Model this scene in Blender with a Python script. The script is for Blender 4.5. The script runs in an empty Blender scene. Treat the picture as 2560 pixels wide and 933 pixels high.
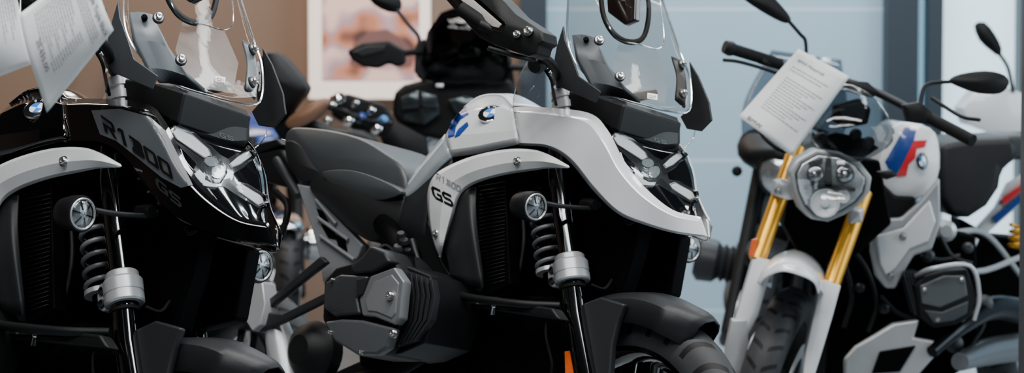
import bpy, bmesh, math, random
import numpy as np
from mathutils import Vector, Matrix
from mathutils.bvhtree import BVHTree
F=6044.4; C=Vector((0,0,1.3)); T=math.radians(3.007)
SC=bpy.context.scene; COL=SC.collection
def ray(u,v):
    x=(u-1280)/F; y=-(v-466.5)/F
    return Vector((x, math.cos(T)+y*math.sin(T), -math.sin(T)+y*math.cos(T)))
def W(u,v,y):
    d=ray(u,v); return C+d*(y/d.y)
def proj(P):
    d=P-C
    dep=d.y*math.cos(T)-d.z*math.sin(T); up=d.y*math.sin(T)+d.z*math.cos(T)
    return (1280+F*d.x/dep, 466.5-F*up/dep)
def gsm(ox,oy,oz,th,lam,pit=0.0,sz=1.0):
    h=Vector((math.cos(th),-math.sin(th),0)); r0=Vector((-math.sin(th),-math.cos(th),0)); z=Vector((0,0,1))
    n=z*math.cos(lam)-r0*math.sin(lam); r=r0*math.cos(lam)+z*math.sin(lam)
    M=Matrix(((h.x,-r.x,n.x,ox),(h.y,-r.y,n.y,oy),(h.z,-r.z,n.z,oz),(0,0,0,1)))
    return M@Matrix.Rotation(pit,4,'Y')@Matrix.Diagonal((1,1,sz,1))
TH=math.radians(45); LAM=math.radians(12.5)
Pax=W(1577,1150,5.75); O=Pax-(gsm(0,0,0,TH,LAM).to_3x3()@Vector((0,0,.36)))
MG=gsm(O.x,O.y,0,TH,LAM); MGi=MG.inverted()
def g(u,v,t):
    d=MGi.to_3x3()@ray(u,v); c=MGi@C
    return c+d*((-t-c.y)/d.y)
cor=[((1225,283,.14),(93,280),1),((1628,420,.0),(537,435),1),((1338,517,.25),(217,525),1),((1720,620,-.25),(642,658),1),((1425,678,.11),(300,745),1),
((1493,105,.136),(398,45),1),((1545,195,.103),(450,140),1),((1700,165,-.136),(627,120),1),((1702,238,-.103),(622,197),1),((1290,402,.22),(160,407),1),((1770,588,0),(680,612),1),
((1405,65,.21),(300,35),.6),((1750,328,-.22),(690,338),.6),((1358,600,.06),(232,640),.6)]
loc=[g(*a[0]) for a in cor]
def res(p):
    M=gsm(*p); out=[]
    for L,c in zip(loc,cor):
        q=proj(M@L); out+= [(q[0]-c[1][0])*c[2],(q[1]-c[1][1])*c[2]]
    out+=[p[2]*500,(p[4]-LAM)*150,(p[5])*150,(p[6]-1)*100]
    return np.array(out)
p=np.array([-.722,4.963,.028,.6346,.2194,.0114,1.0])
for it in range(30):
    r=res(p); J=np.zeros((len(r),7))
    for i in range(7):
        q=p.copy(); q[i]+=1e-5; J[:,i]=(res(q)-r)/1e-5
    p=p+np.clip(np.linalg.solve(J.T@J+np.eye(7)*1.0,-J.T@r),-.3,.3)
ML=gsm(*p)

# ---------------- materials
def lin(h):
    c=[int(h[i:i+2],16)/255 for i in (1,3,5)]
    return tuple((x/12.92 if x<.04045 else ((x+.055)/1.055)**2.4) for x in c)
MC={}
def M(name,h='#808080',rough=.5,metal=0,coat=0,var=.08,scale=30,bump=0,bs=400,emit=0,spec=.5):
    if name in MC: return MC[name]
    m=bpy.data.materials.new(name); m.use_nodes=True; nt=m.node_tree; N=nt.nodes; L=nt.links
    b=N['Principled BSDF']; c=lin(h)
    tc=N.new('ShaderNodeTexCoord'); no=N.new('ShaderNodeTexNoise'); no.inputs['Scale'].default_value=scale
    L.new(tc.outputs['Object'],no.inputs['Vector'])
    mx=N.new('ShaderNodeMix'); mx.data_type='RGBA'
    mx.inputs[6].default_value=(*[x*(1-var) for x in c],1); mx.inputs[7].default_value=(*[min(1,x*(1+var)) for x in c],1)
    L.new(no.outputs['Fac'],mx.inputs[0]); L.new(mx.outputs[2],b.inputs['Base Color'])
    b.inputs['Roughness'].default_value=rough; b.inputs['Metallic'].default_value=metal
    b.inputs['Coat Weight'].default_value=coat; b.inputs['Coat Roughness'].default_value=.04
    b.inputs['Specular IOR Level'].default_value=spec
    if emit: 
        L.new(mx.outputs[2],b.inputs['Emission Color']); b.inputs['Emission Strength'].default_value=emit
    if bump:
        n2=N.new('ShaderNodeTexNoise'); n2.inputs['Scale'].default_value=bs; L.new(tc.outputs['Object'],n2.inputs['Vector'])
        bp=N.new('ShaderNodeBump'); bp.inputs['Strength'].default_value=bump; bp.inputs['Distance'].default_value=.001
        L.new(n2.outputs['Fac'],bp.inputs['Height']); L.new(bp.outputs['Normal'],b.inputs['Normal'])
    MC[name]=m; return m
def GL(name,tint,refl=.04,rough=.02,mul=1.0):
    if name in MC: return MC[name]
    m=bpy.data.materials.new(name); m.use_nodes=True; nt=m.node_tree; N=nt.nodes; L=nt.links
    N.remove(N['Principled BSDF']); out=N['Material Output']
    tr=N.new('ShaderNodeBsdfTransparent'); tr.inputs[0].default_value=(*tint,1)
    gl=N.new('ShaderNodeBsdfGlossy'); gl.inputs['Roughness'].default_value=rough
    lw=N.new('ShaderNodeLayerWeight'); lw.inputs['Blend'].default_value=.5
    pw=N.new('ShaderNodeMath'); pw.operation='POWER'; pw.inputs[1].default_value=4
    ma=N.new('ShaderNodeMath'); ma.operation='MULTIPLY_ADD'; ma.inputs[1].default_value=.8*mul; ma.inputs[2].default_value=refl
    no=N.new('ShaderNodeTexNoise'); no.inputs['Scale'].default_value=6
    bp=N.new('ShaderNodeBump'); bp.inputs['Strength'].default_value=.1; bp.inputs['Distance'].default_value=.01
    L.new(no.outputs['Fac'],bp.inputs['Height']); L.new(bp.outputs['Normal'],gl.inputs['Normal'])
    mi=N.new('ShaderNodeMixShader')
    L.new(lw.outputs['Facing'],pw.inputs[0]); L.new(pw.outputs[0],ma.inputs[0]); L.new(ma.outputs[0],mi.inputs[0])
    L.new(tr.outputs[0],mi.inputs[1]); L.new(gl.outputs[0],mi.inputs[2]); L.new(mi.outputs[0],out.inputs['Surface'])
    MC[name]=m; return m
def TREAD():
    if 'tread' in MC: return MC['tread']
    m=M('tread','#303133',.6,var=.15,scale=60,spec=.3); nt=m.node_tree; N=nt.nodes; L=nt.links; b=N['Principled BSDF']
    tc=N.new('ShaderNodeTexCoord'); sp=N.new('ShaderNodeSeparateXYZ'); L.new(tc.outputs['Object'],sp.inputs[0])
    def mt(op,a,bb=None,c=None):
        n=N.new('ShaderNodeMath'); n.operation=op
        for i,x in enumerate((a,bb,c)):
            if x is None: continue
            if isinstance(x,(int,float)): n.inputs[i].default_value=x
            else: L.new(x,n.inputs[i])
        return n.outputs[0]
    a=mt('ARCTAN2',sp.outputs['X'],sp.outputs['Z']); ay=mt('ABSOLUTE',sp.outputs['Y'])
    ph=mt('ADD',mt('MULTIPLY',a,30.0),mt('MULTIPLY',ay,75.0))
    s=mt('SINE',ph); gr=mt('GREATER_THAN',s,.7)
    r=mt('SQRT',mt('ADD',mt('MULTIPLY',sp.outputs['X'],sp.outputs['X']),mt('MULTIPLY',sp.outputs['Z'],sp.outputs['Z'])))
    on=mt('MULTIPLY',gr,mt('GREATER_THAN',ay,.008)); on=mt('MULTIPLY',on,mt('GREATER_THAN',r,.288))
    bp=N.new('ShaderNodeBump'); bp.inputs['Strength'].default_value=1; bp.inputs['Distance'].default_value=.006; bp.invert=True
    L.new(on,bp.inputs['Height']); L.new(bp.outputs['Normal'],b.inputs['Normal'])
    old=b.inputs['Base Color'].links[0].from_socket
    mx=N.new('ShaderNodeMix'); mx.data_type='RGBA'; L.new(on,mx.inputs[0]); L.new(old,mx.inputs[6]); mx.inputs[7].default_value=(.001,.001,.001,1)
    L.new(mx.outputs[2],b.inputs['Base Color']); return m
body_w=M('fairing_light_grey','#caccce',.25,coat=.9,var=.02)
silver=M('satin_silver','#d2d3d4',.38,metal=.25,var=.03,bump=.05)
blackg=M('gloss_black','#030304',.08,coat=.8,var=.1)
plast=M('black_plastic','#0e0f10',.5,var=.1,bump=.25,bs=700,spec=.22)
plastg=M('grey_plastic','#1c1e20',.48,var=.08,bump=.25,bs=700,spec=.35)
slate=M('slate_plastic','#363a3e',.45,metal=.2,var=.06,bump=.1)
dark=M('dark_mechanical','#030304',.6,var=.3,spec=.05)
rubber=M('rubber','#0a0a0b',.7,var=.1,spec=.2)
seatm=M('seat_vinyl','#121315',.5,var=.06,bump=.3,bs=900,spec=.4)
seatm2=M('seat_vinyl_smooth','#2e3234',.42,var=.06,bump=.2,bs=900)
alu=M('cast_aluminium','#b4b6b8',.33,metal=.45,var=.05)
chrome=M('chrome','#d8dadc',.1,metal=1,var=.03)
chromn=M('faceted_reflector','#cfd4d6',.15,metal=.9,var=.2,bump=1,bs=60)
steel=M('bolt_steel','#c9c9c7',.25,metal=1,var=.05)
framem=M('frame_paint','#777a7d',.4,metal=.25,var=.05)
enginem=M('engine_cover','#35373a',.42,metal=.3,var=.06,bump=.1)
engine2=M('engine_cover_light','#6f7274',.4,metal=.4,var=.05)
spring=M('spring_grey','#6e7072',.4,metal=.2)
lens=M('lens_light','#c5cacc',.15,coat=1,var=.15,scale=200,bump=.6,bs=300)
drl=M('daytime_light','#a2a6a8',.3,coat=.6,var=.12,scale=300,bump=.5,bs=500)
orange=M('orange_reflector','#c8541a',.25,coat=1,var=.25,scale=250,bump=.5,bs=400,emit=.1)
gold=M('gold_anodised','#d99e2c',.3,metal=.6,var=.04)
white=M('white_paint','#d8dadc',.3,coat=.8,var=.02)
bluep=M('blue_paint','#16397f',.3,coat=.6,var=.05)
redp=M('red_paint','#c3202c',.3,coat=.6,var=.05)
paper=M('paper','#e3e4e4',.7,var=.02)
ink=M('ink','#1b1b1e',.7)
inkl=M('ink_grey','#66686c',.7)
brown=M('brown_leather','#7a5640',.5,var=.15)
glassm=GL('clear_screen',(.95,.955,.96),.016,.05,mul=.45)
glasst=GL('tinted_screen',(.82,.80,.78),.016,.05,mul=.4)
frost=GL('inner_panel',(.88,.89,.9),.10,.45,mul=.3)
smoke=GL('smoked_screen',(.55,.57,.59),.03,.06,mul=.4)
edge=GL('screen_edge',(.85,.9,.92),.5,.15)
lensg=GL('lamp_glass',(.95,.95,.95),.08,mul=.6)
matteg=M('matte_graphite','#45494d',.35,coat=.3,var=.05)
bframe=M('bar_frame','#222426',.2,metal=.4,coat=1)
lblack=M('letter_black','#050506',.3)
brkt=M('bracket_grey','#5a6065',.42,metal=.3,var=.06)
emb_b=M('emblem_blue','#2a74c8',.25,coat=1); emb_w=M('emblem_white','#e6e8ea',.25,coat=1); emb_k=M('emblem_black','#0b0c0e',.2,coat=1)

# ---------------- rigs
class Rig: pass
def newroot(name,M4,label,cat,group=None):
    e=bpy.data.objects.new(name,None); e.empty_display_size=.1; COL.objects.link(e); e.matrix_world=M4
    e['label']=label; e['category']=cat
    if group: e['group']=group
    return e
def mkrig(root,pf,Mw,sz=1.0,back=Vector((0,1,0))):
    R=Rig(); R.root=root; R.p=pf; R.sz=sz; R.Mw=Mw; R.Mi=Mw.inverted(); R.cam=R.Mi@C; R.cam0=R.cam; R.bvh={}; R.back=back; return R
def rig_gs(root,Mw,sz):
    R=mkrig(root,lambda q: g(*q),Mw,sz); R.cam0=MGi@C; return R
def rig_y(root):
    L0=root.matrix_world.translation.copy(); return mkrig(root,lambda q: W(*q)-L0,Matrix.Translation(L0))
def rig_w(root):
    Mw=root.matrix_world.copy(); Mi=Mw.inverted(); return mkrig(root,lambda q: Mi@W(*q),Mw,1.0,(Mi.to_3x3()@Vector((0,1,0))).normalized())
def rig_l(root): return mkrig(root,lambda q: Vector(q),root.matrix_world.copy())
def cv(R,q): return q.copy() if isinstance(q,Vector) else R.p(q)
def crs(P,n,closed=False):
    P=[Vector(x) for x in P]
    if n<=1: return P
    k=len(P); out=[]
    for i in range(k if closed else k-1):
        if closed: a,b,c,d=P[(i-1)%k],P[i],P[(i+1)%k],P[(i+2)%k]
        else:
            b,c=P[i],P[i+1]; a=P[i-1] if i>0 else b*2-c; d=P[i+2] if i+2<k else c*2-b
        for j in range(n):
            t=j/n
            out.append(.5*((2*b)+(c-a)*t+(2*a-5*b+4*c-d)*t*t+(3*b-a-3*c+d)*t*t*t))
    if not closed: out.append(P[-1])
    return out
def mk(R,name,V,Fc,mats,closed=True,bevel=0,solid=0,mirror=False,mi=None,sharp=None,label=None,parent=None,mat4=None,smooth=True):
    if not isinstance(mats,(list,tuple)): mats=[mats]
    V=[Vector(v) for v in V]
    def build(V,Fc):
        me=bpy.data.meshes.new(name); sz=R.sz if mat4 is None else 1
        me.from_pydata([(v.x,v.y,v.z*sz) for v in V],[],Fc); me.update()
        for m in mats: me.materials.append(m)
        if mi:
            for pl,i in zip(me.polygons,mi): pl.material_index=i
        if closed:
            bm=bmesh.new(); bm.from_mesh(me); bmesh.ops.recalc_face_normals(bm,faces=bm.faces[:]); bm.to_mesh(me); bm.free()
        for pl in me.polygons: pl.use_smooth=smooth
        if sharp and not bevel: me.set_sharp_from_angle(angle=math.radians(sharp))
        ob=bpy.data.objects.new(name,me); COL.objects.link(ob); ob.parent=parent or R.root
        if mat4 is not None: ob.matrix_local=mat4
        if label: ob['label']=label
        if solid:
            s=ob.modifiers.new('s','SOLIDIFY'); s.thickness=solid; s.offset=-1
        if bevel:
            b=ob.modifiers.new('b','BEVEL'); b.width=bevel; b.segments=2; b.limit_method='ANGLE'; b.angle_limit=math.radians(35)
            w=ob.modifiers.new('w','WEIGHTED_NORMAL')
        return ob
    o=build(V,Fc)
    if mirror:
        V2=[Vector((v.x,-v.y,v.z)) for v in V]; build(V2,[tuple(reversed(f)) for f in Fc])
    return o
def orient(R,V,Fc):
    s=0
    for f in Fc:
        a,b,c=V[f[0]],V[f[1]],V[f[2]]; n=(b-a).cross(c-a); s+=n.dot(R.cam0-a)
    return Fc if s>0 else [tuple(reversed(f)) for f in Fc]
def grid(rows,n,crease=False):
    A=[crs(r,n) for r in rows]; cols=len(A[0]); B=[crs([A[i][j] for i in range(len(A))],1 if crease else n) for j in range(cols)]
    V=[];nr=len(B[0])
    for i in range(nr):
        for j in range(cols): V.append(B[j][i])
    Fc=[(i*cols+j,i*cols+j+1,(i+1)*cols+j+1,(i+1)*cols+j) for i in range(nr-1) for j in range(cols-1)]
    return V,Fc
def patch(R,name,rows,mat,th=.004,n=5,mirror=False,label=None,parent=None,crease=False):
    rows=[[cv(R,q) for q in r] for r in rows]; V,Fc=grid(rows,n,crease); Fc=orient(R,V,Fc)
    R.bvh[name]=BVHTree.FromPolygons(V,Fc)
    return mk(R,name,V,Fc,mat,closed=False,solid=th,mirror=mirror,label=label,parent=parent,sharp=9 if crease else None)
def plate(R,name,out,th,mat,n=1,dome=0,bevel=.004,mirror=False,label=None,parent=None,w=None):
    P=[cv(R,(q if w is None else (q[0],q[1],w))) for q in out]; P=crs(P,n,True) if n>1 else P
    k=len(P); V=list(P); Fc=[]; BK=R.back
    c=sum(P,Vector())/k
    if dome:
        ks=[1,.94,.8,.6,.35]
        for s in ks[1:]: V+=[c+(q-c)*s-BK*(dome*(1-s*s)) for q in P]
        V.append(c-BK*dome)
        for a in range(4):
            for i in range(k): j=(i+1)%k; Fc.append((a*k+i,a*k+j,(a+1)*k+j,(a+1)*k+i))
        for i in range(k): Fc.append((4*k+i,4*k+(i+1)%k,5*k))
        R.bvh[name]=BVHTree.FromPolygons(V,Fc)
    else:
        Fc.append(tuple(range(k))); R.bvh[name]=BVHTree.FromPolygons(V,[tuple(range(k))])
    b0=len(V); V+=[q+BK*th for q in P]
    for i in range(k): j=(i+1)%k; Fc.append((i,b0+i,b0+j,j))
    Fc.append(tuple(reversed(range(b0,b0+k))))
    return mk(R,name,V,Fc,mat,bevel=bevel,mirror=mirror,label=label,parent=parent)
def tubeg(P,rad,seg=12):
    k=len(P); rad=rad if isinstance(rad,list) else [rad]*k
    if len(rad)!=k: rad=[float(np.interp(i/(k-1),np.linspace(0,1,len(rad)),rad)) for i in range(k)]
    V=[];Fc=[]; t0=(P[1]-P[0]).normalized(); a=t0.orthogonal().normalized()
    for i,q in enumerate(P):
        t=(P[min(i+1,k-1)]-P[max(i-1,0)]).normalized(); a=(a-t*a.dot(t)).normalized(); b=t.cross(a)
        for s in range(seg):
            an=2*math.pi*s/seg; V.append(q+(a*math.cos(an)+b*math.sin(an))*rad[i])
    for i in range(k-1):
        for s in range(seg): s2=(s+1)%seg; Fc.append((i*seg+s,i*seg+s2,(i+1)*seg+s2,(i+1)*seg+s))
    Fc.append(tuple(range(seg))); Fc.append(tuple(reversed(range((k-1)*seg,k*seg))))
    return V,Fc
def tube(R,name,pts,rad,mat,n=5,seg=12,mirror=False,label=None,parent=None):
    P=crs([cv(R,q) for q in pts],n if len(pts)>2 else 1); V,Fc=tubeg(P,rad,seg)
    return mk(R,name,V,Fc,mat,mirror=mirror,sharp=50,label=label,parent=parent)
def frame_of(axis):
    z=axis.normalized(); x=z.orthogonal().normalized(); y=z.cross(x); return x,y,z
def latheg(prof,o,axis,seg=32):
    x,y,z=frame_of(axis); V=[];Fc=[]; k=len(prof)
    for r,h in prof:
        r=max(r,1e-5)
        for s in range(seg): a=2*math.pi*s/seg; V.append(o+z*h+(x*math.cos(a)+y*math.sin(a))*r)
    for i in range(k-1):
        for s in range(seg): s2=(s+1)%seg; Fc.append((i*seg+s,i*seg+s2,(i+1)*seg+s2,(i+1)*seg+s))
    return V,Fc
def lathe(R,name,prof,o,axis,mat,seg=32,sharp=30,mirror=False,label=None,parent=None):
    V,Fc=latheg(prof,cv(R,o),axis,seg); return mk(R,name,V,Fc,mat,sharp=sharp,mirror=mirror,label=label,parent=parent)
def bolt(R,o,axis,r=.011,mirror=False,parent=None):
    prof=[(0,.001),(r*.35,.001),(r*.42,.004),(r*.75,.0045),(r,.002),(r,-.004),(r*1.35,-.004),(r*1.35,-.008),(0,-.008)]
    lathe(R,'bolt',prof,o,axis,steel,20,mirror=mirror,parent=parent)
def loft(R,name,secs,mat,seg=20,n=4,e=2.4,mirror=False,label=None):
    S=crs([Vector(s[:3]) for s in secs],n); H=crs([Vector((s[3],s[4],0)) for s in secs],n); V=[];Fc=[]
    for c,h in zip(S,H):
        for s in range(seg):
            a=2*math.pi*s/seg; ca,sa=math.cos(a),math.sin(a)
            V.append(Vector((c.x,c.y+math.copysign(abs(ca)**(2/e),ca)*h.x,c.z+math.copysign(abs(sa)**(2/e),sa)*h.y)))
    k=len(S)
    for i in range(k-1):
        for s in range(seg): s2=(s+1)%seg; Fc.append((i*seg+s,i*seg+s2,(i+1)*seg+s2,(i+1)*seg+s))
    Fc.append(tuple(range(seg))); Fc.append(tuple(reversed(range((k-1)*seg,k*seg))))
    return mk(R,name,V,Fc,mat,sharp=60,mirror=mirror,label=label)
def coil(R,name,a,b,rad,wr,turns,mat,mirror=False):
    a=cv(R,a); b=cv(R,b); x,y,z=frame_of(b-a); L=(b-a).length; P=[]
    for i in range(int(turns*16)+1):
        an=2*math.pi*i/16; P.append(a+z*(L*i/(turns*16))+(x*math.cos(an)+y*math.sin(an))*rad)
    V,Fc=tubeg(P,wr,8); return mk(R,name,V,Fc,mat,sharp=60,mirror=mirror)
TX={}
def textg(s):
    if s in TX: return TX[s]
    cu=bpy.data.curves.new('t','FONT'); cu.body=s; cu.size=1; cu.resolution_u=3; ob=bpy.data.objects.new('t',cu); COL.objects.link(ob)
    bpy.context.view_layer.update(); dg=bpy.context.evaluated_depsgraph_get(); me=bpy.data.meshes.new_from_object(ob.evaluated_get(dg))
    V=[(v.co.x,v.co.y) for v in me.vertices]; Fc=[tuple(q.vertices) for q in me.polygons]
    bpy.data.objects.remove(ob); bpy.data.meshes.remove(me); TX[s]=(V,Fc); return TX[s]
GLY={'G':[(1,1),(.25,1),(0,.75),(0,.25),(.25,0),(1,0),(1,.58),(.5,.58),(.5,.38),(.76,.38),(.76,.22),(.35,.22),(.26,.32),(.26,.68),(.35,.78),(1,.78)],
'S':[(1,1),(.25,1),(0,.8),(0,.58),(.2,.40),(.72,.40),(.76,.36),(.76,.26),(.72,.22),(0,.22),(0,0),(.75,0),(1,.2),(1,.45),(.82,.62),(.28,.62),(.25,.65),(.25,.74),(.29,.78),(1,.78)],
'1':[(.38,0),(.66,0),(.66,1),(.36,1),(.12,.78),(.12,.68),(.38,.76)],
'3':[(0,1),(.85,1),(1,.85),(1,.6),(.92,.5),(1,.4),(1,.15),(.85,0),(0,0),(0,.2),(.74,.2),(.74,.4),(.2,.4),(.2,.6),(.74,.6),(.74,.8),(0,.8)],
'0':[(0,.12),(.12,0),(.88,0),(1,.12),(1,.88),(.88,1),(.12,1),(0,.88),(0,.5),(.26,.5),(.26,.8),(.74,.8),(.74,.2),(.26,.2),(.26,.49),(0,.49)],
'R':[(0,0),(.26,0),(.26,.36),(.45,.36),(.7,0),(1,0),(.76,.37),(1,.5),(1,.88),(.88,1),(0,1),(0,.8),(.74,.8),(.74,.56),(0,.56)]}
def hit(R,u,v,key,off):
    o=R.Mi@C; d=(R.Mi.to_3x3()@ray(u,v)).normalized()
    keys=key if isinstance(key,(list,tuple)) else [key]; best=None
    for k in keys:
        h,nn,i,ds=R.bvh[k].ray_cast(o,d)
        if h is not None and (best is None or ds<best[1]): best=(h,ds)
    if best is None:
        hh=R.bvh[keys[0]]; q=o+d*5
        for _ in range(8):
            h,_n,_i,_d=hh.find_nearest(q); q=o+d*((h-o).dot(d))
        best=(q,(q-o).length)
    return best[0]-d*off
def orient2(R,V,Fc):
    s=0
    for f in Fc: a,b,c=V[f[0]],V[f[1]],V[f[2]]; s+=(b-a).cross(c-a).dot(R.cam-a)
    return Fc if s>0 else [tuple(reversed(f)) for f in Fc]
def decal_text(R,name,s,key,org,xd,yd,mat,off=.0015,parent=None):
    V,Fc=textg(s)
    P=[hit(R,org[0]+x*xd[0]+y*yd[0],org[1]+x*xd[1]+y*yd[1],key,off) for x,y in V]
    return mk(R,name,P,orient2(R,P,Fc),mat,closed=False,parent=parent)
def polymesh(out,cuts=3):
    bm=bmesh.new(); vs=[bm.verts.new((a,b,0)) for a,b in out]; bm.faces.new(vs); bmesh.ops.triangulate(bm,faces=bm.faces[:])
    for _ in range(cuts): bmesh.ops.subdivide_edges(bm,edges=bm.edges[:],cuts=1,use_grid_fill=True)
    bm.verts.ensure_lookup_table(); V=[(v.co.x,v.co.y) for v in bm.verts]; Fc=[tuple(v.index for v in f.verts) for f in bm.faces]; bm.free(); return V,Fc
def poly2(R,name,out,key,mat,off=.0012,cuts=3,parent=None,solid=0,bevel=0,label=None):
    V,Fc=polymesh(out,cuts); P=[hit(R,a,b,key,off) for a,b in V]; return mk(R,name,P,orient2(R,P,Fc),mat,closed=False,parent=parent,solid=solid,bevel=bevel,label=label)
def drape(R,name,out,key,th,mat,n=1,parent=None,bevel=.0012,label=None,back=.003):
    o2=[(q.x,q.y) for q in crs([Vector((q[0],q[1],0)) for q in out],n,True)] if n>1 else out
    return poly2(R,name,o2,key,mat,th,2,parent,th+back,bevel,label)
def glyphs(R,name,s,key,org,pitch,wd,yd,mat,off,parent=None,cuts=2):
    V=[];Fc=[]
    for i,ch in enumerate(s):
        pts=[(org[0]+pitch[0]*i+wd[0]*x+yd[0]*y,org[1]+pitch[1]*i+wd[1]*x+yd[1]*y) for x,y in GLY[ch]]
        v,f=polymesh(pts,cuts); b=len(V); V+=[hit(R,a,c,key,off) for a,c in v]; Fc+=[tuple(b+j for j in q) for q in f]
    return mk(R,name,V,orient2(R,V,Fc),mat,closed=False,parent=parent)
def emblem(R,c,nrm,up,r,sq=1.0):
    c=cv(R,c); n=nrm.normalized(); x=up.cross(n).normalized(); y=n.cross(x)
    x=x*sq
    V=[];Fc=[];mi=[]
    def P(a,rr,h): V.append(c+x*math.cos(a)*rr+y*math.sin(a)*rr+n*h); return len(V)-1
    S=40
    rings=[(1,-.004),(1,.002),(.95,.003),(.93,.002)]; ids=[[P(2*math.pi*s/S,r*q,h) for s in range(S)] for q,h in rings]
    for a in range(3):
        for s in range(S): s2=(s+1)%S; Fc.append((ids[a][s],ids[a][s2],ids[a+1][s2],ids[a+1][s])); mi.append(0)
    inn=[P(2*math.pi*s/S,r*.58,.0022) for s in range(S)]; i2=[P(2*math.pi*s/S,r*.55,.0025) for s in range(S)]
    for s in range(S):
        s2=(s+1)%S; Fc.append((ids[3][s],ids[3][s2],inn[s2],inn[s])); mi.append(1); Fc.append((inn[s],inn[s2],i2[s2],i2[s])); mi.append(0)
    cc=P(0,0,.0025)
    for s in range(S): Fc.append((i2[s],i2[(s+1)%S],cc)); mi.append(2 if (s//(S//4))%2==1 else 3)
    for ch,a in (('B',math.radians(128)),('M',math.radians(90)),('W',math.radians(52))):
        tv,tf=textg(ch); cx=sum(v[0] for v in tv)/len(tv); b=len(V); sc=r*.34
        for X,Y in tv:
            px,py=(X-cx)*sc,(Y-.35)*sc; rr=a-math.pi/2
            qx=px*math.cos(rr)-py*math.sin(rr)+math.cos(a)*r*.76; qy=px*math.sin(rr)+py*math.cos(rr)+math.sin(a)*r*.76
            V.append(c+x*qx+y*qy+n*.0034)
        for f in tf: Fc.append(tuple(b+i for i in f)); mi.append(3)
    return mk(R,'emblem',V,Fc,[chrome,emb_k,emb_b,emb_w],closed=False,mi=mi,sharp=40)

def wheel(R,name,center,axis,fwd,Rad,w,rimmat,spokes=10,disc=True,rimr=None):
    y=axis.normalized(); x=(fwd-y*fwd.dot(y)).normalized(); z=x.cross(y); I=Matrix()
    m4=Matrix(((x.x,y.x,z.x,center.x),(x.y,y.y,z.y,center.y),(x.z,y.z,z.z,center.z),(0,0,0,1)))
    rr=rimr or Rad-.095; hw=w/2; Y=Vector((0,1,0)); o=Vector()
    h=hw*.8; prof=[(rr+.006,-h),(rr+.006,-h+.006),(rr-.012,-h+.012),(rr-.022,0),(rr-.012,h-.012),(rr+.006,h-.006),(rr+.006,h),(rr-.012,h),(rr-.034,h*.4),(rr-.036,0),(rr-.034,-h*.4),(rr-.012,-h),(rr+.006,-h)]
    V,Fc=latheg(prof,o,Y,64); wo=mk(R,name,V,Fc,rimmat,mat4=m4,sharp=40)
    prof=[]
    for i in range(17):
        a=math.pi*i/16; ca=math.cos(a); sa=math.sin(a)
        prof.append((rr+(Rad-rr)*abs(sa)**.75,-ca*hw*(.8+.2*sa)))
    prof=[(rr-.004,-hw*.72)]+prof+[(rr-.004,hw*.72)]
    V,Fc=latheg(prof,o,Y,96); mk(R,'tyre',V,Fc,TREAD(),closed=False,mat4=I,sharp=60,parent=wo)
    V,Fc=latheg([(0,-.07),(.03,-.07),(.035,-.04),(.05,-.035),(.05,.035),(.035,.04),(.03,.07),(0,.07)],o,Y,32); mk(R,'hub',V,Fc,rimmat,mat4=I,sharp=30,parent=wo)
    V=[];Fc=[]
    for i in range(spokes):
        a=2*math.pi*i/spokes; s=(-1)**i
        A=Vector((math.cos(a)*.045,s*.02,math.sin(a)*.045)); B=Vector((math.cos(a+.12*s)*(rr-.02),-s*.012,math.sin(a+.12*s)*(rr-.02)))
        v,f=tubeg([A,(A+B)/2,B],[.013,.009,.012],8); b=len(V); V+=v; Fc+=[tuple(b+j for j in q) for q in f]
    mk(R,'spokes',V,Fc,rimmat,mat4=I,sharp=60,parent=wo)
    if disc:
        for sd in (-1,1):
            Vd,Fd=latheg([(.11,sd*.075-.0025),(.155,sd*.075-.0025),(.155,sd*.075+.0025),(.11,sd*.075+.0025),(.11,sd*.075-.0025)],o,Y,48); mk(R,'brake_disc',Vd,Fd,alu,mat4=I,sharp=30,parent=wo)
    return m4
def fender(R,m4,Rad,hw,a0,a1,mat,drop=.05,gapr=.03):
    V=[];cs=[(-hw,Rad+gapr-drop),(-hw*.98,Rad+gapr-.012),(-hw*.7,Rad+gapr+.006),(0,Rad+gapr+.016),(hw*.7,Rad+gapr+.006),(hw*.98,Rad+gapr-.012),(hw,Rad+gapr-drop)]
    n=24
    for i in range(n+1):
        a=math.radians(a0+(a1-a0)*i/n); e=min(i,n-i)/n; k=min(1,.45+e*5)
        for y,r in cs: V.append(Vector((math.sin(a)*r,y*k,math.cos(a)*r)))
    m=len(cs); Fc=[(i*m+j,i*m+j+1,(i+1)*m+j+1,(i+1)*m+j) for i in range(n) for j in range(m-1)]
    a,b,c=V[Fc[40][0]],V[Fc[40][1]],V[Fc[40][2]]
    if (b-a).cross(c-a).dot(a)<0: Fc=[tuple(reversed(f)) for f in Fc]
    return mk(R,'front_fender',V,Fc,mat,closed=False,solid=.004,mat4=m4,sharp=50)

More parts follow.
